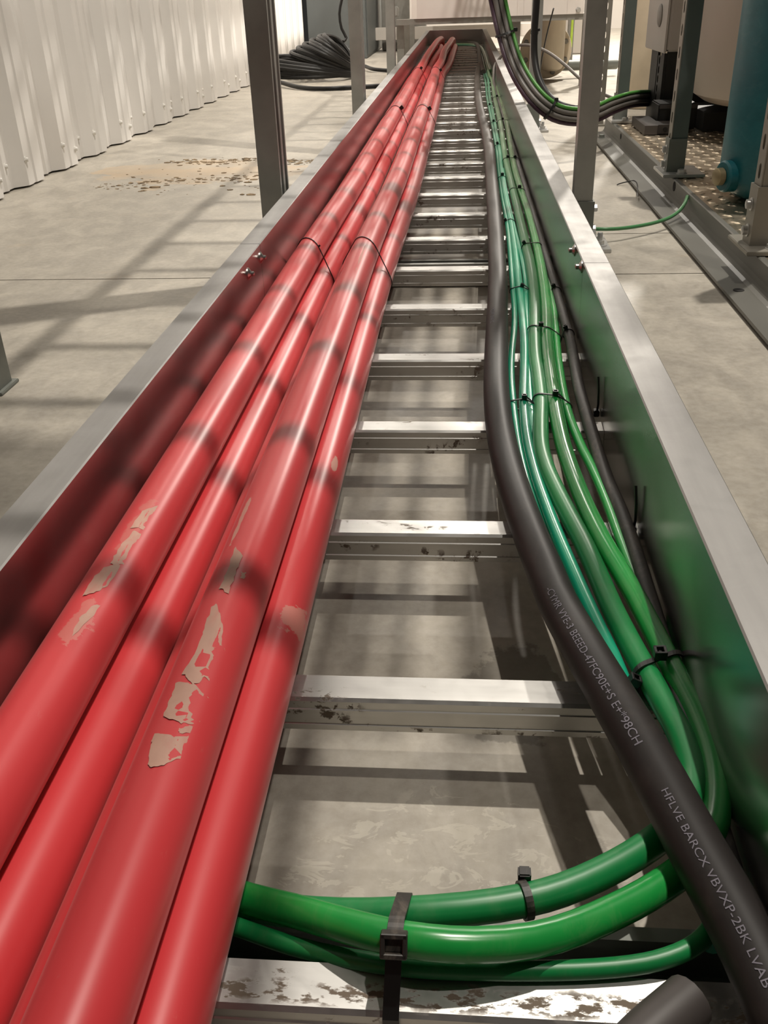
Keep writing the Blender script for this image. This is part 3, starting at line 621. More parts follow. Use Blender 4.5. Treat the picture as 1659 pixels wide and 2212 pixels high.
for y, nm in ((1.535, 'third from the far end'), (3.50, 'second from the far end'), (5.25, 'nearest the far bend')):
    near = y < 2
    tie('black tie round the left red cables, %s' % nm, [C_(PA, RC, y), C_(PB, RC, y), C_(PF, RC, y)], y, 62, -1.2 if near else -0.8, 0.0022 if near else 0.004, 0.0014, 0.003 if near else 0.012, 0, None, 'tie', RG)
    tie('black tie round the right-hand red cables, %s' % nm, [C_(PCc, RC, y), C_(PD, RC, y), C_(PE, RC, y)], y, -70 if near else 62, -1.2 if near else -0.8, 0.0022 if near else 0.004, 0.0014, 0.003 if near else 0.012, 0, None, 'tie', RG)
OR = ['nearest', 'second nearest', 'third nearest', 'fourth nearest', 'fifth nearest', 'sixth nearest', 'seventh nearest', 'farthest']
GT = 'black ties round the blue-green trio'
for i, (y, hd, sl) in enumerate(((1.02, 78, -0.25), (1.49, 62, -0.15), (1.99, 135, 0), (2.50, 80, 0), (3.05, 85, 0), (3.60, 90, 0), (4.15, 95, 0))):
    cs = [C_(PT2, 0.0062, y), C_(PT1, 0.0046, y)]+([C_(PT3, 0.0044, y)] if 1.05 < y < 2.6 or y < 1.03 else [])
    tie('small black tie round the blue-green wires, %s to the viewer' % OR[i], cs, y, hd, sl, 0.0026, 0.0011, 0.0058 if i < 3 else 0.0075, 0.016 if i in (0, 1) else 0, (0.5, -0.6, 0.1), 'tie', GT)
GP = 'black ties round the thick green pair'
for i, (y, hd, sl) in enumerate(((1.02, 88, -0.3), (1.27, 112, -0.5), (1.76, 150, 0.15), (2.30, 60, -0.4), (2.75, 120, 0), (3.6, 95, 0), (4.4, 95, 0))):
    cs = [C_(PG4, 0.0088, y), C_(PG5, 0.0088, y)]+([C_(PG6, 0.0053, y)] if y < 1.7 else [])
    tie('small black tie round the thick green pair, %s above the lower bend' % OR[i], cs, y, hd, sl, 0.0026, 0.0011, 0.0062 if i < 3 else 0.0078, 0.014 if i == 0 else 0, (0.6, -0.6, 0.0), 'tie', GP)
y = 0.532
tie('heavy black tie clamping the thick green pair where it dives under the black cable', [C_(PG4, 0.0088, y), C_(PG5, 0.0088, y)], y, 95, 0.55, 0.0048, 0.0014, 0.0085, 0, None, 'tie')
GB = 'black ties round the dusty black cable'
for i, y in enumerate((1.27, 1.48, 2.77, 4.45)):
    tie('small black tie on the dusty black cable, %s to the viewer' % OR[i], [C_(PBS, 0.0072, y)], y, 115, -0.2, 0.0026, 0.0011, 0.006 if i < 2 else 0.0075, 0.02 if i == 0 else 0, (-0.4, -0.8, -0.6), 'tie', GB)
# the big tie holding the loop: strap over the loop and down in front of the near rung
def loop_tie():
    x0 = -0.0285
    t = thing('cable_tie', 'wide worn black tie holding the bottom green loop to the near rung', 'cable tie', (x0, 0.30, 0.045))
    pts = []
    for P, r in ((PG5, 0.0088), (PG4, 0.0088), (PLT, 0.0050)):
        c = min((p for p in P if p.y < 0.45), key=lambda p: abs(p.x-x0))
        pts += [(round(c.y+(r+0.0003)*math.cos(2*PI*k/28), 5), round(c.z+(r+0.0003)*math.sin(2*PI*k/28), 5)) for k in range(28)]
    yr = RY[2]; pts += [(yr-0.0278, ZR+0.0003), (yr-0.0278, ZR-0.029), (yr+0.0005, ZR-0.029), (yr+0.0005, ZR)]
    H = hull2(pts); Q = []
    for a, b in zip(H, H[1:]+H[:1]):
        d = math.hypot(b[0]-a[0], b[1]-a[1]); k = max(1, int(d/0.004))
        for j in range(k): Q.append((a[0]+(b[0]-a[0])*j/k, a[1]+(b[1]-a[1])*j/k))
    n = len(Q); outs = []
    for i in range(n):
        a, b = Q[i-1], Q[(i+1) % n]; l = math.hypot(b[0]-a[0], b[1]-a[1]); outs.append(Vector((0, (b[1]-a[1])/l, -(b[0]-a[0])/l)))
    lean = lambda y: x0+0.06*(y-0.30)
    P3 = [Vector((lean(y), y, z)) for y, z in Q]
    i0 = max((i for i in range(n) if Q[i][1] > 0.085), key=lambda i: outs[i].dot(Vector((0, -0.72, 0.69))))
    up = [i for i in range(n) if Q[i][0] >= Q[i0][0]-1e-6]; st = next(i for i in up if (i-1) % n not in up)
    seq = [(st+k) % n for k in range(len(up))]
    MB().strap([P3[i] for i in seq], (1, 0, 0), 0.0080, 0.0016, False, [outs[i] for i in seq]).build('strap', M['tie_worn'], t)
    lo = [i for i in range(n) if Q[i][0] <= Q[i0][0]+0.004]; st = next(i for i in lo if (i-1) % n not in lo)
    seq = [(st+k) % n for k in range(len(lo))]
    MB().strap([P3[i] for i in seq], (1, 0, 0), 0.0080, 0.0016, False, [outs[i] for i in seq]).build('strap', M['tie'], t)
    o = outs[i0]; p = P3[i0]; tg = Vector((1, 0, 0)); mt = Matrix((tg, o.cross(tg), o)).transposed().to_4x4(); mt.translation = p
    mb = MB()
    def ab(dx, dy, dz, off):
        b = bmesh.new(); bmesh.ops.create_cube(b, size=1)
        for v in b.verts: v.co = Vector((v.co.x*dx+off[0], v.co.y*dy+off[1], v.co.z*dz+off[2]))
        bmesh.ops.bevel(b, geom=list(b.edges), offset=0.0005, segments=1, affect='EDGES')
        b.verts.index_update(); mb.add([mt @ v.co for v in b.verts], [[v.index for v in f.verts] for f in b.faces]); b.free()
    for sx in (-1, 1): ab(0.0024, 0.0115, 0.0085, (sx*0.0054, 0, 0.0042))
    for sy in (-1, 1): ab(0.0130, 0.0026, 0.0085, (0, sy*0.0046, 0.0042))
    ab(0.009, 0.007, 0.003, (0, 0, 0.0035))
    mb.build('lock', M['tie_worn'], t)
loop_tie()
def ring_tie(label, path, x, r, w, hs, ang, group=None):
    F = frames(path); i = min((k for k in range(len(path)) if path[k].y < 0.45 or x > 0.2), key=lambda k: abs(path[k].x-x)); p, t_, u, wv = F[i]
    t = thing('cable_tie', label, 'cable tie', p, group); pts = []; outs = []
    for k in range(24): a = 2*PI*k/24; o = u*math.cos(a)+wv*math.sin(a); pts.append(p+o*(r+0.0002)); outs.append(o)
    MB().strap(pts, t_, w, 0.0014, True, outs).build('strap', M['tie_worn'], t)
    o = Vector((0, math.cos(ang), math.sin(ang))); q = p+o*(r+0.0014+hs*0.4)
    MB().box((q.x-hs*0.5, q.y-hs*0.5, q.z-hs*0.5), (q.x+hs*0.5, q.y+hs*0.5, q.z+hs*0.5), hs*0.12).build('lock', M['tie_worn'], t)
ring_tie('black tie with its lock poking up behind the rear green loop', PG4, 0.034, 0.0088, 0.0042, 0.0070, 0.5)
tie('black tie lock peeping out right beside the printed black cable', [C_(PT2, 0.0062, 0.515)], 0.515, 60, 0, 0.0045, 0.0014, 0.0075)
for y, nm in ((1.00, 'farther'), (0.735, 'nearer')):
    t = thing('rail_tie', 'black tie tail standing against the green-lit right rail, the %s of two' % nm, 'cable tie', (0.156, y, 0.077), 'tie tails by the right rail')
    MB().tube([(0.157, y, 0.0775), (0.1575, y-0.004, 0.092), (0.157, y-0.002, 0.108), (0.1565, y+0.006, 0.122)], 0.0014, 5).build('tail', M['tie'], t)
    MB().box((0.1535, y-0.004, 0.0765), (0.1600, y+0.004, 0.0845), 0.0008).build('lock', M['tie'], t)

# ------------------------------------------------------------------ strut posts beside the tray
def post_left(y, label, depth=2):
    t = thing('strut_post', label, 'post', (-0.359, y, 0), 'galvanised strut posts on the left')
    x = -0.3575
    for k in range(depth):
        MB().prism(strut_profile(x-0.003, y+0.0205+0.0415*k, open_dir='+X'), 'Z', 0.006, 2.3).build('channel', M['galv'], t)
    MB().box((x-0.05, y-0.02, 0), (x+0.024, y+0.1, 0.006), 0.001).build('base_plate', M['zinc'], t)
    a = MB(); hexbolt(a, (x-0.036, y+0.06, 0.006), (0, 0, 1), 0.010, 0.012); a.build('anchor_nut', M['zinc'], t)
    # arm carrying the tray
    MB().prism([(y+0.002, 0.0055), (y+0.041, 0.0055), (y+0.041, ZB-0.0005), (y+0.030, ZB-0.0005), (y+0.030, ZB-0.003), (y+0.0385, ZB-0.003), (y+0.0385, 0.008), (y+0.0045, 0.008), (y+0.0045, ZB-0.003), (y+0.013, ZB-0.003), (y+0.013, ZB-0.0005), (y+0.002, ZB-0.0005)], 'X', x+0.022, FR+0.02).build('cross_arm', M['galv'], t)
post_left(1.80, 'tall galvanised double strut post before the white wall, nearest of the left row')
post_left(3.45, 'galvanised strut post in front of the black cable coil')
post_left(5.10, 'galvanised strut post beside the far end of the left tray rail')
t = thing('strut_post', 'dark strut post cut off by the left picture edge, standing alone on the floor', 'post', (-0.712, 1.27, 0))
MB().prism(strut_profile(-0.7095, 1.275, open_dir='-X'), 'Z', 0.004, 2.3).build('channel', M['galv_dark'], t)
MB().box((-0.76, 1.243, 0), (-0.682, 1.305, 0.005), 0.001).build('base_plate', M['galv_dark'], t)

def post_right(y, x, label, anchors=True):
    """strut in a bolted U-shoe on a floor plate"""
    t = thing('strut_post', label, 'post', (x, y, 0), 'strut posts on floor plates right of the tray')
    MB().prism(strut_profile(x, y+0.0205, w=0.041, open_dir='+Y'), 'Z', 0.010, 2.3).build('channel', M['galv'], t)
    sh = [(x-0.0255, y-0.0045), (x+0.0255, y-0.0045), (x+0.0255, y+0.036), (x+0.0225, y+0.036), (x+0.0225, y-0.0015), (x-0.0225, y-0.0015), (x-0.0225, y+0.036), (x-0.0255, y+0.036)]
    s = MB().prism(sh, 'Z', 0.008, 0.0945).build('shoe', M['galv_dark'], t)
    for z in (0.077, 0.032):
        a = MB(); hexbolt(a, (x+0.0255, y+0.015, z), (1, 0, 0), 0.0085, 0.009); a.build('bolt', M['zinc'], s)
    bp = MB().box((x-0.045, y-0.075, 0), (x+0.0595, y+0.06, 0.008), 0.0012).build('base_plate', M['zinc'], t)
    for ax, ay in ((x+0.038, y-0.038), (x+0.030, y+0.045)):
        a = MB(); a.lathe((ax, ay, 0.008), (0, 0, 1), [(0.0165, 0), (0.0165, 0.0022)], 20); a.lathe((ax, ay, 0.0102), (0, 0, 1), [(0.010, 0), (0.010, 0.009)], 6, False)
        a.lathe((ax, ay, 0.019), (0, 0, 1), [(0.0055, 0), (0.0055, 0.016), (0.0048, 0.017)], 12); a.build('anchor_bolt', M['zinc'], bp)
post_right(2.13, 0.2645, 'brown-grey strut post in a bolted shoe with the green earth wire at its foot')
post_right(4.05, 0.2800, 'pale strut post behind the hanging cables')

# earth wire from the shoe to the skid
EW = [(0.2935, 2.165, 0.0275)]+GREENW[0:0]+[(0.315, 2.150, 0.0300), (0.345, 2.155, 0.0280), (0.405, 2.20, 0.024), (0.455, 2.24, 0.024), (0.495, 2.285, 0.026), (0.522, 2.325, 0.034), (0.536, 2.345, 0.050), (0.5385, 2.352, 0.060)]
tag(MB().tube(smooth_path(EW, 0.01, 1), 0.0042, 12).build('earth_bonding_wire', M['green_dark']), 'single green earth wire looping from the post shoe to the grey steel skid', 'wire')
tag(MB().tube(smooth_path([(x, y, z+0.001) for x, y, z in BLKW]+[(0.470, 2.62, 0.010)], 0.01, 0), 0.0016, 8).build('wire_offcut', M['tie']), 'short black wire end sticking out on the floor by the skid edge', 'wire')

# ------------------------------------------------------------------ the skid on the right
SX, SZ = 0.541, 0.066
sk = thing('steel_skid', 'grey painted steel channel base with a wet tread-plate deck', 'platform', (1.1, 2.4, 0))
def skid_channel():
    y0, y1 = -0.7, 3.86
    pr = [(SX-0.058, 0.006), (SX-0.058, 0.012), (SX-0.014, 0.014), (SX-0.006, 0.017), (SX-0.002, 0.024), (SX, 0.034), (SX, SZ-0.002), (SX+0.002, SZ), (SX+0.012, SZ), (SX+0.012, 0.0), (SX-0.035, 0.0), (SX-0.035, 0.006)]
    return MB().prism(pr, 'Y', y0, y1)
skid_channel().build('side_channel', M['skid'], sk)
MB().box((SX+0.0125, 3.62, 0), (1.75, 3.86, SZ-0.007)).build('end_beam', M['skid'], sk)
MB().box((SX+0.0125, -0.7, SZ-0.006), (1.75, 3.86, SZ-0.001)).build('deck_plate', M['tread'], sk)
def lugs():
    mb = MB(); p = 0.034; i = 0
    y = 0.2
    while y < 3.84:
        x = SX+0.03
        j = 0
        while x < 1.3:
            a = PI/4 if (i+j) % 2 else -PI/4
            c, s = math.cos(a), math.sin(a); L, w, h = 0.0125, 0.0042, 0.0018
            pts = [(L, 0, 0), (0, w, 0), (-L, 0, 0), (0, -w, 0), (L*0.5, 0, h), (-L*0.5, 0, h)]
            vs = [(x+px_*c-py*s, y+px_*s+py*c, SZ-0.001+pz) for px_, py, pz in pts]
            mb.add(vs, [(0, 1, 4), (1, 2, 5), (1, 5, 4), (2, 3, 5), (3, 0, 4), (3, 4, 5)]); x += p; j += 1
        y += p; i += 1
    return mb.build('tread_pattern', M['tread'], sk, kind='stuff')
lugs()
for (x, y, z, ax, r) in ((SX-0.0006, 2.52, 0.052, (-1, 0, 0), 0.012), (SX-0.034, 1.72, 0.0132, (0, 0, 1), 0.010), (SX-0.0006, 3.45, 0.05, (-1, 0, 0), 0.009)):
    MB().lathe((x, y, z), ax, [(r, 0), (r, 0.0008), (r*0.8, 0.0009), (r*0.75, 0.0006)], 16).build('bolt_hole', M['dark_hole'], sk)
a = MB(); hexbolt(a, (SX-0.03, 3.70, 0.0135), (0, 0, 1), 0.010, 0.012); a.build('foot_bolt', M['galv_dark'], sk)

def slotted_post(x, y, label, w=0.041, mat='strut_teal', shoe=0.075, pitch=0.05, flip=1, z0=SZ+0.001, d=0.041):
    """strut whose side facing the tray is perforated with oblong slots"""
    t = thing('slotted_strut', label, 'post', (x, y, z0), 'slotted struts on the skid')
    th = 0.0025; zt = z0+0.012+pitch*17
    side = slot_face(MB(), (y, y+d), z0+0.012, zt, pitch, 0.013, 0.027, x, 'X', -th)
    side.build('slotted_web', M['strut_slot'], t)
    MB().box((x+0.0031, y, z0+0.012), (x+w, y+th, zt)).build('front_flange', M[mat], t)
    MB().box((x+0.0031, y+d-th, z0+0.012), (x+w, y+d, zt)).build('rear_flange', M[mat], t)
    MB().box((x+w-th, y+th+0.0001, z0+0.012), (x+w, y+0.011, zt)).build('lip', M[mat], t)
    MB().box((x+w-th, y+d-0.011, z0+0.012), (x+w, y+d-th-0.0001, zt)).build('lip', M[mat], t)
    if shoe:
        q = 0.0045
        pr = [(x-q, y-q), (x+w+q*0, y-q), (x+w, y-0.0015), (x-0.0015, y-0.0015), (x-0.0015, y+d+0.0015), (x+w, y+d+0.0015), (x+w, y+d+q), (x-q, y+d+q)]
        s = MB().prism(pr, 'Z', z0+0.008, z0+0.008+shoe).build('shoe', M['galv_dark'] if mat == 'strut_teal' else M['strut_slot'], t)
        for z in (z0+shoe*0.75, z0+shoe*0.30):
            b = MB(); b.lathe((x-q, y+d*0.5, z), (-1, 0, 0), [(0.012, 0), (0.012, 0.002), (0.0085, 0.0022), (0.0085, 0.010), (0.006, 0.011)], 12); b.build('bolt', M['zinc'], s)
        p = MB().box((x-0.02, y-0.05, z0), (x+w+0.045, y+d+0.05, z0+0.0078), 0.0012).build('base_plate', M['zinc'] if mat == 'strut_teal' else M['strut_slot'], t)
        b = MB(); hexbolt(b, (x+w*0.75, y-0.028, z0+0.0078), (0, 0, 1), 0.011, 0.010); b.build('bolt', M['zinc'], p)
slotted_post(0.5360, 2.60, 'grey-green slotted strut on the skid, in front of the beige tank', shoe=0.080)
slotted_post(0.5400, 1.80, 'slotted strut cut off by the right picture edge, in front of the teal cylinder', mat='strut_slot', shoe=0.105)
slotted_post(0.5540, 3.70, 'grey-green strut at the far corner of the skid, with bright bolts on its shoe', shoe=0.085)
# perforated strut on the floor behind the skid corner
t = thing('slotted_strut', 'pale perforated strut standing on the floor behind the skid, seen full of holes', 'post', (0.53, 4.15, 0))
slot_face(MB(), (0.528, 0.574), 0.006, 2.256, 0.05, 0.014, 0.027, 4.15, 'Y', 0.0025).build('slotted_web', M['strut_slot'], t)
for xx in (0.528, 0.5715): MB().box((xx, 4.1531, 0.006), (xx+0.0025, 4.191, 2.256)).build('flange', M['strut_slot'], t)
MB().box((0.50, 4.12, 0), (0.60, 4.22, 0.006), 0.001).build('base_plate', M['strut_slot'], t)

# teal cylinder with a side port
tc = thing('teal_vessel', 'teal painted steel cylinder with a capped side port at the right edge', 'vessel', (0.73, 2.28, SZ))
R_ = 0.145; cx, cy = 0.735, 2.28
vs = MB().lathe((cx, cy, SZ+0.001), (0, 0, 1), [(0.07, 0), (0.105, 0.006), (0.132, 0.022), (R_, 0.050), (R_, 0.36), (R_, 0.60)], 40)
vs.lathe((cx, cy, SZ+0.601), (0, 0, 1), [(R_, 0), (R_, 0.15), (R_*0.8, 0.24), (0.04, 0.28)], 40).build('shell', M['teal'], tc)
px0 = cx-R_
d = Vector((-0.95, -0.30, 0)).normalized(); pc = Vector((cx, cy, SZ+0.058))
MB().lathe(pc+d*(R_-0.018), d, [(0.034, 0), (0.034, 0.030), (0.030, 0.034)], 24).build('side_port', M['teal'], tc)
MB().lathe(pc+d*(R_+0.017), d, [(0.019, 0), (0.019, 0.013), (0.016, 0.015)], 16).build('port_plug', M['brass'], tc)
MB().lathe((cx-0.06, cy+0.28, 0.545), (0, 0, 1), [(0.04, 0), (0.09, 0.03), (0.11, 0.09), (0.11, 0.5)], 28).build('side_bowl', M['teal_deep'], tc)

# horizontal tank on saddle plates
tk = thing('storage_tank', 'big beige-grey round tank on plate legs behind the teal cylinder', 'tank', (1.35, 3.9, SZ))
MB().lathe((1.28, 3.33, 0.0), (0, 0, 1), [(0.05, 0.128), (0.30, 0.140), (0.42, 0.158), (0.50, 0.168), (0.535, 0.190), (0.545, 0.225), (0.545, 1.5)], 64).build('shell', M['tank'], tk)
MB().box((0.838, 3.22, SZ+0.0005), (0.872, 3.228, 0.168)).build('saddle_leg', M['tank'], tk)
MB().box((0.878, 3.13, SZ+0.0005), (0.930, 3.138, 0.158)).build('saddle_leg', M['tank'], tk)
MB().box((1.45, 3.2, SZ+0.0005), (1.52, 3.208, 0.135)).build('saddle_leg', M['tank'], tk)
MB().box((0.846, 3.128, SZ+0.0005), (0.866, 3.16, SZ+0.018), 0.002).build('foot_block', M['tank'], tk)

# control box above, with black frame below
cb = thing('control_box', 'light grey control box with round locks hung on the skid', 'electrical box', (0.70, 3.7, 0.3))
MB().box((0.6945, 3.60, 0.297), (0.772, 3.99, 0.95), 0.006).build('body', M['box'], cb)
MB().box((0.6850, 3.605, 0.292), (0.6940, 3.985, 0.955), 0.003).build('door', M['box'], cb)
MB().lathe((0.685, 3.735, 0.405), (-1, 0, 0), [(0.036, 0), (0.036, 0.003), (0.030, 0.006)], 28).build('lock', M['boxknob'], cb)
MB().lathe((0.743, 3.600, 0.394), (0, -1, 0), [(0.013, 0), (0.013, 0.002), (0.008, 0.004), (0.008, 0.006)], 20).build('gland_plug', M['boxknob'], cb)
bf = thing('black_stand', 'black steel stand under the grey control box', 'stand', (0.72, 3.72, SZ))
MB().box((0.700, 3.615, SZ+0.0005), (0.772, 3.625, 0.2965)).build('front_plate', M['blackbox'], bf)
MB().box((0.690, 3.615, SZ+0.0005), (0.6995, 3.675, 0.2915)).build('side_plate', M['blackbox'], bf)
slot_face(MB(), (3.675, 3.735), 0.10, 0.28, 0.030, 0.022, 0.026, 0.692, 'X', -0.004).build('perforated_strip', M['blackbox'], bf)
MB().box((0.690, 3.735, SZ+0.0005), (0.6995, 3.86, 0.2915)).build('side_plate', M['blackbox'], bf)
bx = thing('black_case', 'matt black low case in front of the control box stand', 'case', (0.75, 3.70, SZ))
MB().box((0.660, 3.46, SZ+0.001), (0.79, 3.600, 0.148), 0.004).build('body', M['blackbox'], bx)
MB().box((0.662, 3.456, 0.133), (0.788, 3.4595, 0.146), 0.001).build('lid_edge', M['charcoal'], bx)
sb = thing('black_slab', 'flat charcoal block with a notched front lying on the tread plate', 'block', (0.66, 3.6, SZ))
def slab():
    a = [(0.598, 3.60), (0.598, 3.335), (0.640, 3.335), (0.645, 3.352), (0.692, 3.352), (0.697, 3.335), (0.735, 3.335), (0.735, 3.45), (0.655, 3.455), (0.655, 3.60)]
    return MB().prism(a, 'Z', SZ+0.002, SZ+0.030)
slab().build('body', M['charcoal'], sb)
MB().lathe((0.668, 3.3515, SZ+0.015), (0, -1, 0), [(0.007, 0), (0.007, 0.002), (0.004, 0.0021)], 16).build('front_stud', M['blackbox'], sb)
tag(MB().prism([(0.80, 3.40), (1.3, 3.40), (1.3, 3.7), (0.80, 3.7)], 'Z', SZ+0.001, 0.125).build('pump_block', M['blackbox']), 'dark machinery block in shade under the beige tank', 'machine')
tag(MB().box((0.80, 3.90, 0.001), (1.9, 4.10, 0.33), 0.004).build('rear_housing', M['blackbox']), 'black housing on the floor behind the skid, below the tank', 'machine')
bd = thing('beige_drum', 'beige upright casing behind the black stand', 'drum', (0.82, 4.7, 0))
MB().lathe((0.83, 4.75, 0.002), (0, 0, 1), [(0.085, 0), (0.09, 0.01), (0.09, 0.9), (0.08, 0.92)], 32).build('casing', M['beige'], bd)

# ------------------------------------------------------------------ hanging cables
BP = smooth_path([(0.0, 3.4, 1.6), (0.005, 3.4, 1.2), (0.04, 3.4, 0.8)]+BUNDLE, 0.02, 1)
fr = frames(BP); 
fr = [(p, t, t.cross(Vector((0, 1, 0))).normalized(), Vector((0, 1, 0))) for p, t, u, w in fr]      # u: in the sag plane, towards the inside of the bend
def offs(a, b): return [p+u*a*1.2+w*b*1.2 for p, t, u, w in fr]
hb = thing('cable_bundle', 'sagging bundle of grey, purple and green cables tied together, hanging over the tray', 'cable bundle', (0.1067, 3.4, 0.47))
for (a, b, r, mt) in ((-0.0175, 0.0, 0.0068, 'purple_cable'), (-0.0065, -0.004, 0.0075, 'grey_cable'), (-0.004, 0.0105, 0.0068, 'grey_cable'), (0.0075, -0.001, 0.0072, 'grey_cable'), (0.0085, 0.0125, 0.006, 'grey_cable'), (0.0195, 0.001, 0.0052, 'earth_cable'), (0.0170, 0.0105, 0.004, 'earth_cable')):
    MB().tube(offs(a, b), r*1.15, 10).build('cable', M[mt], hb)
def wrap(i, parent, name='tie', extra=0.0):
    p, t_, u, w = fr[i]; pts = []; outs = []
    for k in range(24):
        a = 2*PI*k/24; o = u*math.cos(a)*0.0315+w*math.sin(a)*0.0235+w*0.003; pts.append(p+o); outs.append(o.normalized())
    MB().strap(pts, t_, 0.007, 0.0015, True, outs).build(name, M['tie'], parent)
    q = p+u*0.033; MB().box((q.x-0.005, q.y-0.005, q.z-0.005), (q.x+0.007, q.y+0.005, q.z+0.006), 0.001).build('tie_lock', M['tie'], parent)
iN = lambda z, lo=0: min(range(len(BP)), key=lambda i: abs(BP[i].z-z)+(0 if BP[i].x < 0.33 else 9))
wrap(iN(0.372), hb); wrap(iN(0.172), hb)
DP = smooth_path([(0.262, 3.85, 1.6), (0.262, 3.85, 1.0)]+BLACK_DROP, 0.02, 1)
tag(MB().tube(DP, 0.0125, 14).build('black_drop_cable', M['black_clean']), 'thick black cable dropping along the pale far post and curving right under it', 'cable')
tag(MB().tube(smooth_path([(0.470, 5.6, 0.40), (0.455, 5.75, 0.28), (0.445, 5.9, 0.15), (0.440, 6.05, 0.02)], 0.03, 0), 0.004, 8).build('thin_black_wire', M['tie']), 'thin black wire slanting down in front of the beige flange', 'wire')
tie('small black tie fixing the black drop cable to the far post', [(0.2582, 0.36, 0.0130)], 3.85, 20, 0, 0.004, 0.0012, 0.008)
bpy.data.objects[-1] if False else None

# ------------------------------------------------------------------ cable coil on the floor
def coil():
    t = thing('cable_coil', 'heaped coil of black cable on the floor by the white wall', 'cable coil', (-0.98, 6.9, 0))
    Pn = Vector((-0.715, 6.86, 0.028)); pts = []; N = 17; seg = 30; rc = 0.0145
    for i in range(N*seg):
        q = i/seg; f = q/N; a = 2*PI*q
        if f < 0.42: g = f/0.42; Lx = -1.335+0.03*math.sin(q*2.1); Lz = 0.016+0.125*g
        else: g = (f-0.42)/0.58; Lx = -1.16+0.235*g+0.012*math.sin(q*3.0); Lz = 0.155+0.110*g**0.9
        px_ = Pn.x-0.004*math.sin(q*1.7)-(0.03*f); pz = Pn.z+0.115*max(0, f-0.35)+0.008*math.sin(q*1.3)
        cx_, cz_ = (Lx+px_)/2, (Lz+pz)/2; ax, az = (Lx-px_)/2, (Lz-pz)/2
        by = 0.30*(1-0.25*f)
        sag = 0.0
        cs = math.cos(a); sn = math.sin(a)
        # the front of each turn bulges upward in the middle of the heap
        lift = 0.035*f*(1-cs*cs)
        pts.append(Vector((cx_+ax*cs, 6.86+by*sn+0.02*math.sin(q*0.9), max(rc+0.001, cz_+az*cs+lift))))
    MB().tube(pts, rc, 8).build('turns', M['black_clean'], t)
    MB().tube(smooth_path([(x, y, max(z, 0.0135)) for x, y, z in COILTAIL], 0.03, 0), 0.0125, 10).build('tail', M['black_clean'], t)
    MB().tube(smooth_path([(x, y, max(z, 0.0135)) for x, y, z in COILTAIL2], 0.03, 0), 0.0125, 10).build('tail', M['black_clean'], t)
    MB().tube(smooth_path([(-1.34, 6.55, 0.015), (-1.352, 6.50, 0.05), (-1.335, 6.48, 0.085), (-1.30, 6.49, 0.092), (-1.275, 6.52, 0.07), (-1.28, 6.56, 0.03)], 0.02, 0), rc, 10).build('loose_loop', M['black_clean'], t)
    MB().tube(smooth_path([(x, y, z) for x, y, z in [(-0.72, 6.9, 1.6), (-0.73, 6.9, 1.0)]+COILDROP]+[(-0.80, 6.88, 0.22)], 0.03, 0), 0.0095, 10).build('riser', M['black_clean'], t)
coil()

# ------------------------------------------------------------------ dry mud on the floor
def dirt():
    mb = MB(); r = random.Random(3)
    L1 = [(-1.02, 3.42), (-0.86, 3.40), (-0.72, 3.44), (-0.55, 3.38)]; L2 = [(-1.13, 2.95), (-0.95, 3.04), (-0.80, 3.05), (-0.66, 3.10)]
    for i in range(430):
        u_ = r.random()
        if u_ < 0.8:
            L = L1 if r.random() < 0.55 else L2; k = r.random()*2.999; j = int(k); f = k-j
            x = L[j][0]*(1-f)+L[j+1][0]*f+r.gauss(0, 0.03); y = L[j][1]*(1-f)+L[j+1][1]*f+r.gauss(0, 0.022)*(1+2*(r.random() < 0.2))
        else: x = r.uniform(-1.12, -0.5); y = r.uniform(2.75, 3.5)
        if x < -1.3 or x > -0.40: continue
        s = abs(r.gauss(0, 0.0026))+0.0009; 
        b = bmesh.new(); bmesh.ops.create_icosphere(b, subdivisions=1, radius=s)
        for v in b.verts: v.co = Vector((v.co.x*r.uniform(1.0, 2.8)+x, v.co.y*r.uniform(0.7, 1.3)+y, max(0.0, v.co.z*r.uniform(0.25, 0.6)+s*0.2)))
        b.verts.index_update(); mb.add([v.co for v in b.verts], [[v.index for v in f.verts] for f in b.faces], True); b.free()
    o = mb.build('dry_mud', M['mud'], kind='stuff'); tag(o, 'scattered tan crumbs of dry mud on the concrete left of the tray', 'dirt')
dirt()
def straw():
    mb = MB()
    for (x, y, a) in ((0.405, 1.00, 0.3), (0.418, 0.985, 2.2), (0.43, 0.975, 1.5)):
        c, s = math.cos(a)*0.012, math.sin(a)*0.006; mb.tube([(x-c, y-s, 0.002), (x, y, 0.0035), (x+c, y+s, 0.002)], 0.0011, 5)
    tag(mb.build('leaf_litter', M['mud'], kind='stuff'), 'few dry twigs on the concrete right of the tray', 'dirt')
straw()
tag(MB().box((-0.080, 0.843, 0.0), (-0.073, 0.850, 0.004), 0.001).build('pebble', M['mud']), 'small brown pebble on the floor between two near rungs', 'pebble')

# ------------------------------------------------------------------ background
gc = thing('grey_cabinet', 'tall slate-grey steel cabinet at the end of the white wall', 'cabinet', (-1.08, 9.6, 0))
MB().box((-1.330, 8.86, 0.0), (-0.830, 10.9, 2.2), 0.004).build('body', M['cabinet'], gc)
MB().box((-0.829, 8.9, 0.03), (-0.822, 10.88, 2.17)).build('side_panel', M['cabinet'], gc)

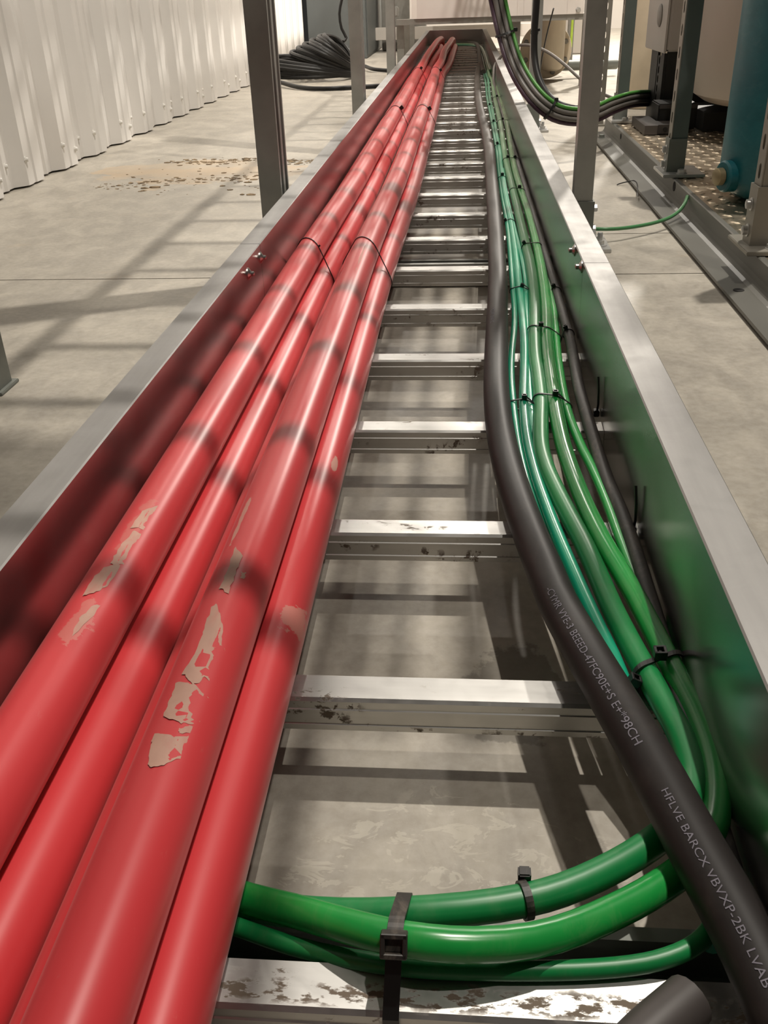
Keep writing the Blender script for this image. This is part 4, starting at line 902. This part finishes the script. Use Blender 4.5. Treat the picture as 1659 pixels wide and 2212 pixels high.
tkf = thing('sheet_metal_hopper', 'wide pale sheet-metal housing over the far end of the tray', 'machine', (0.2, 6.2, 0.35))
def hopper():
    y0 = 5.8; z0 = 0.366
    pr = [(-0.302, y0+0.06), (-0.290, y0+0.015), (-0.26, y0), (0.650, y0), (0.650, y0+3.8), (-0.302, y0+3.8)]
    return MB().prism(pr, 'Z', z0, 1.3)
hopper().build('shell', M['sheet'], tkf)
for x in (0.29, 0.325, 0.56): MB().box((x, 5.796, 0.366), (x+0.006, 5.7995, 1.3)).build('seam', M['sheet'], tkf)
a = MB(); hexbolt(a, (0.62, 5.80, 0.385), (0, -1, 0), 0.012, 0.014); a.build('bolt', M['zinc'], tkf)
fr_ = thing('housing_stand', 'grey steel stand of beams and legs under the sheet-metal housing', 'stand', (0.2, 6.0, 0))
MB().box((-0.375, 5.81, 0.337), (0.70, 5.87, 0.3655)).build('beam', M['frame'], fr_)
MB().box((-0.375, 7.3, 0.337), (0.70, 7.36, 0.3655)).build('beam', M['frame'], fr_)
for x, y in ((-0.378, 5.875), (-0.385, 7.3), (-0.385, 6.6), (0.275, 5.875), (0.66, 5.875), (0.66, 7.3)):
    MB().box((x, y, 0.0), (x+0.04, y+0.04, 0.3365)).build('leg', M['frame'], fr_) if x > -0.3 or x < -0.331 else MB().box((x-0.035, y, 0.0), (x-0.001, y+0.04, 0.3365)).build('leg', M['frame'], fr_)
MB().box((-0.375, 5.88, 0.055), (-0.335, 7.3, 0.085)).build('brace', M['frame'], fr_) if False else None
MB().box((-0.42, 5.80, 0.38), (-0.36, 5.84, 0.43), 0.006).build('clamp', M['galv'], fr_)
# the beam on the far side behind the tray end
tag(MB().box((-1.0, 9.7, 0.10), (0.7, 9.78, 0.205), 0.003).build('floor_beam', M['backwall']), 'pale horizontal beam behind the end of the tray', 'beam')
tag(MB().box((-0.78, 9.9, 0.001), (-0.36, 10.2, 0.62), 0.01).build('grey_unit', M['frame']), 'plain grey housing behind the left frame legs', 'machine')

fl = thing('flanged_pipe', 'beige cast pipe with a round bolted flange standing under the housing', 'pipe', (0.49, 6.4, 0))
fc = Vector((0.497, 6.34, 0.160)); fd = Vector((-0.12, -1, 0.0)).normalized()
MB().lathe(fc, fd, [(0.155, -0.03), (0.155, 0), (0.150, 0.004), (0.102, 0.0045), (0.100, 0.010), (0.06, 0.011)], 44).build('flange', M['beige'], fl)
MB().lathe((0.527, 6.245, 0.055), (0, 0, 1), [(0.035, 0), (0.062, 0.012), (0.074, 0.035), (0.074, 0.31)], 32).build('neck', M['beige'], fl)
u = fd.cross(Vector((0, 0, 1))).normalized(); w = u.cross(fd)
for k in range(8):
    a = 2*PI*(k+0.5)/8; p = fc+fd*0.0045+(u*math.cos(a)+w*math.sin(a))*0.128
    b = MB(); hexbolt(b, p, fd, 0.013, 0.014); b.build('flange_bolt', M['frame'], fl)
MB().cyl((0.60, 6.35, 0.075), (0.95, 6.5, 0.065), 0.03, 18).build('branch', M['galv_dark'], fl)
tag(MB().prism([(0.60, 0.006), (0.66, 0.006), (0.66, 0.30), (0.60, 0.30)], 'Y', 7.4, 7.46).build('far_upright', M['sheet']), 'pale upright plate behind the beige flange', 'upright')
tag(MB().box((0.72, 8.6, 0.001), (1.02, 8.9, 0.30), 0.01).build('far_unit', M['box']), 'light grey unit on the bright floor far right of the flange', 'machine')
tag(MB().box((0.70, 7.1, 0.001), (0.74, 7.14, 0.42), 0.002).build('machine_upright', M['frame']), 'grey leg seen between flange and strut post', 'post')
tag(MB().box((0.668, 6.6, 0.16), (0.682, 6.62, 0.34), 0.002).build('yellow_strip', plain('hi_vis_yellow', (0.55, 0.75, 0.10), 0.5)), 'small yellow-green strip hanging right of the flange', 'marker')
tag(MB().box((0.30, 6.9, 0.001), (0.345, 6.95, 0.36), 0.002).build('machine_upright', M['frame']), 'grey machine leg left of the beige flange', 'post')

# ------------------------------------------------------------------ cable ladder overhead, out of frame; its rungs band the red cables
oh = thing('hanging_cable_ladder', 'second cable ladder hung overhead above the tray', 'cable ladder', (0.0, 3.0, 1.5))
OX0, OX1, OZ = -0.27, 0.19, 1.50
for x in (OX0, OX1): MB().box((x-0.002, -0.6, OZ-0.03), (x+0.002, 7.2, OZ+0.07)).build('ladder_rail', M['rail'], oh)
rr = MB().box((OX0+0.003, -0.0115, OZ-0.01), (OX1-0.003, 0.0115, OZ+0.015), 0.002)
first = None
for k in range(-2, 31):
    y = 1.327+0.1875*k
    if first is None: first = rr.build('ladder_rung', M['rung'], oh); first.location = (0, y, 0)
    else: copy_part(first, oh, (0, y, 0))
for x in (OX0, OX1):
    for y in (0.4, 3.2, 6.4): MB().cyl((x, y, OZ+0.07), (x, y, 6.4), 0.005, 8).build('hanger_rod', M['galv'], oh)
hc = thing('hanging_cable_bundle', 'spread black cables slung on rods beside the overhead ladder', 'cable bundle', (0.29, 3.0, 1.5))
r = random.Random(11)
for k in range(6):
    x = 0.225+0.028*k; ph = r.uniform(0, 6); p = [(x+0.012*math.sin(0.65*y+ph), 0.5*y, OZ+0.025) for y in range(2, 12)]
    MB().tube(smooth_path(p, 0.1, 0), 0.008, 8).build('cable', M['black'], hc)
for y in (1.6, 3.4, 5.2):
    MB().cyl((0.21, y, OZ+0.011), (0.39, y, OZ+0.011), 0.005, 8).build('trapeze_bar', M['galv'], hc)
    for x in (0.208, 0.392): MB().cyl((x, y, OZ), (x, y, 6.4), 0.005, 8).build('hanger_rod', M['galv'], hc)
hd = thing('hanging_shade_box', 'unseen box added overhead to shade the floor left of the tray', 'light blocker', (-0.2, 0.6, 3.0))
MB().box((-0.75, -1.2, 3.0), (0.29, 1.75, 3.3), 0.004).build('body', M['galv'], hd)  # added out of view, blocks the high lamps from the near left floor
for x in (-0.6, 0.15):
    for y in (-0.8, 1.5): MB().cyl((x, y, 3.3), (x, y, 3.9), 0.005, 8).build('hanger_rod', M['galv'], hd)
# strut lying crosswise under the near end of the tray
us = thing('support_strut', 'dark strut channel lying crosswise under the tray behind the near rung', 'strut', (-0.07, 0.33, 0.003))
pr = [(a-0.015, b) for a, b in strut_profile(0.345, 0.0245, open_dir='+Y')]
MB().prism(pr, 'X', -0.36, 0.24).build('channel', M['galv_dark'], us)
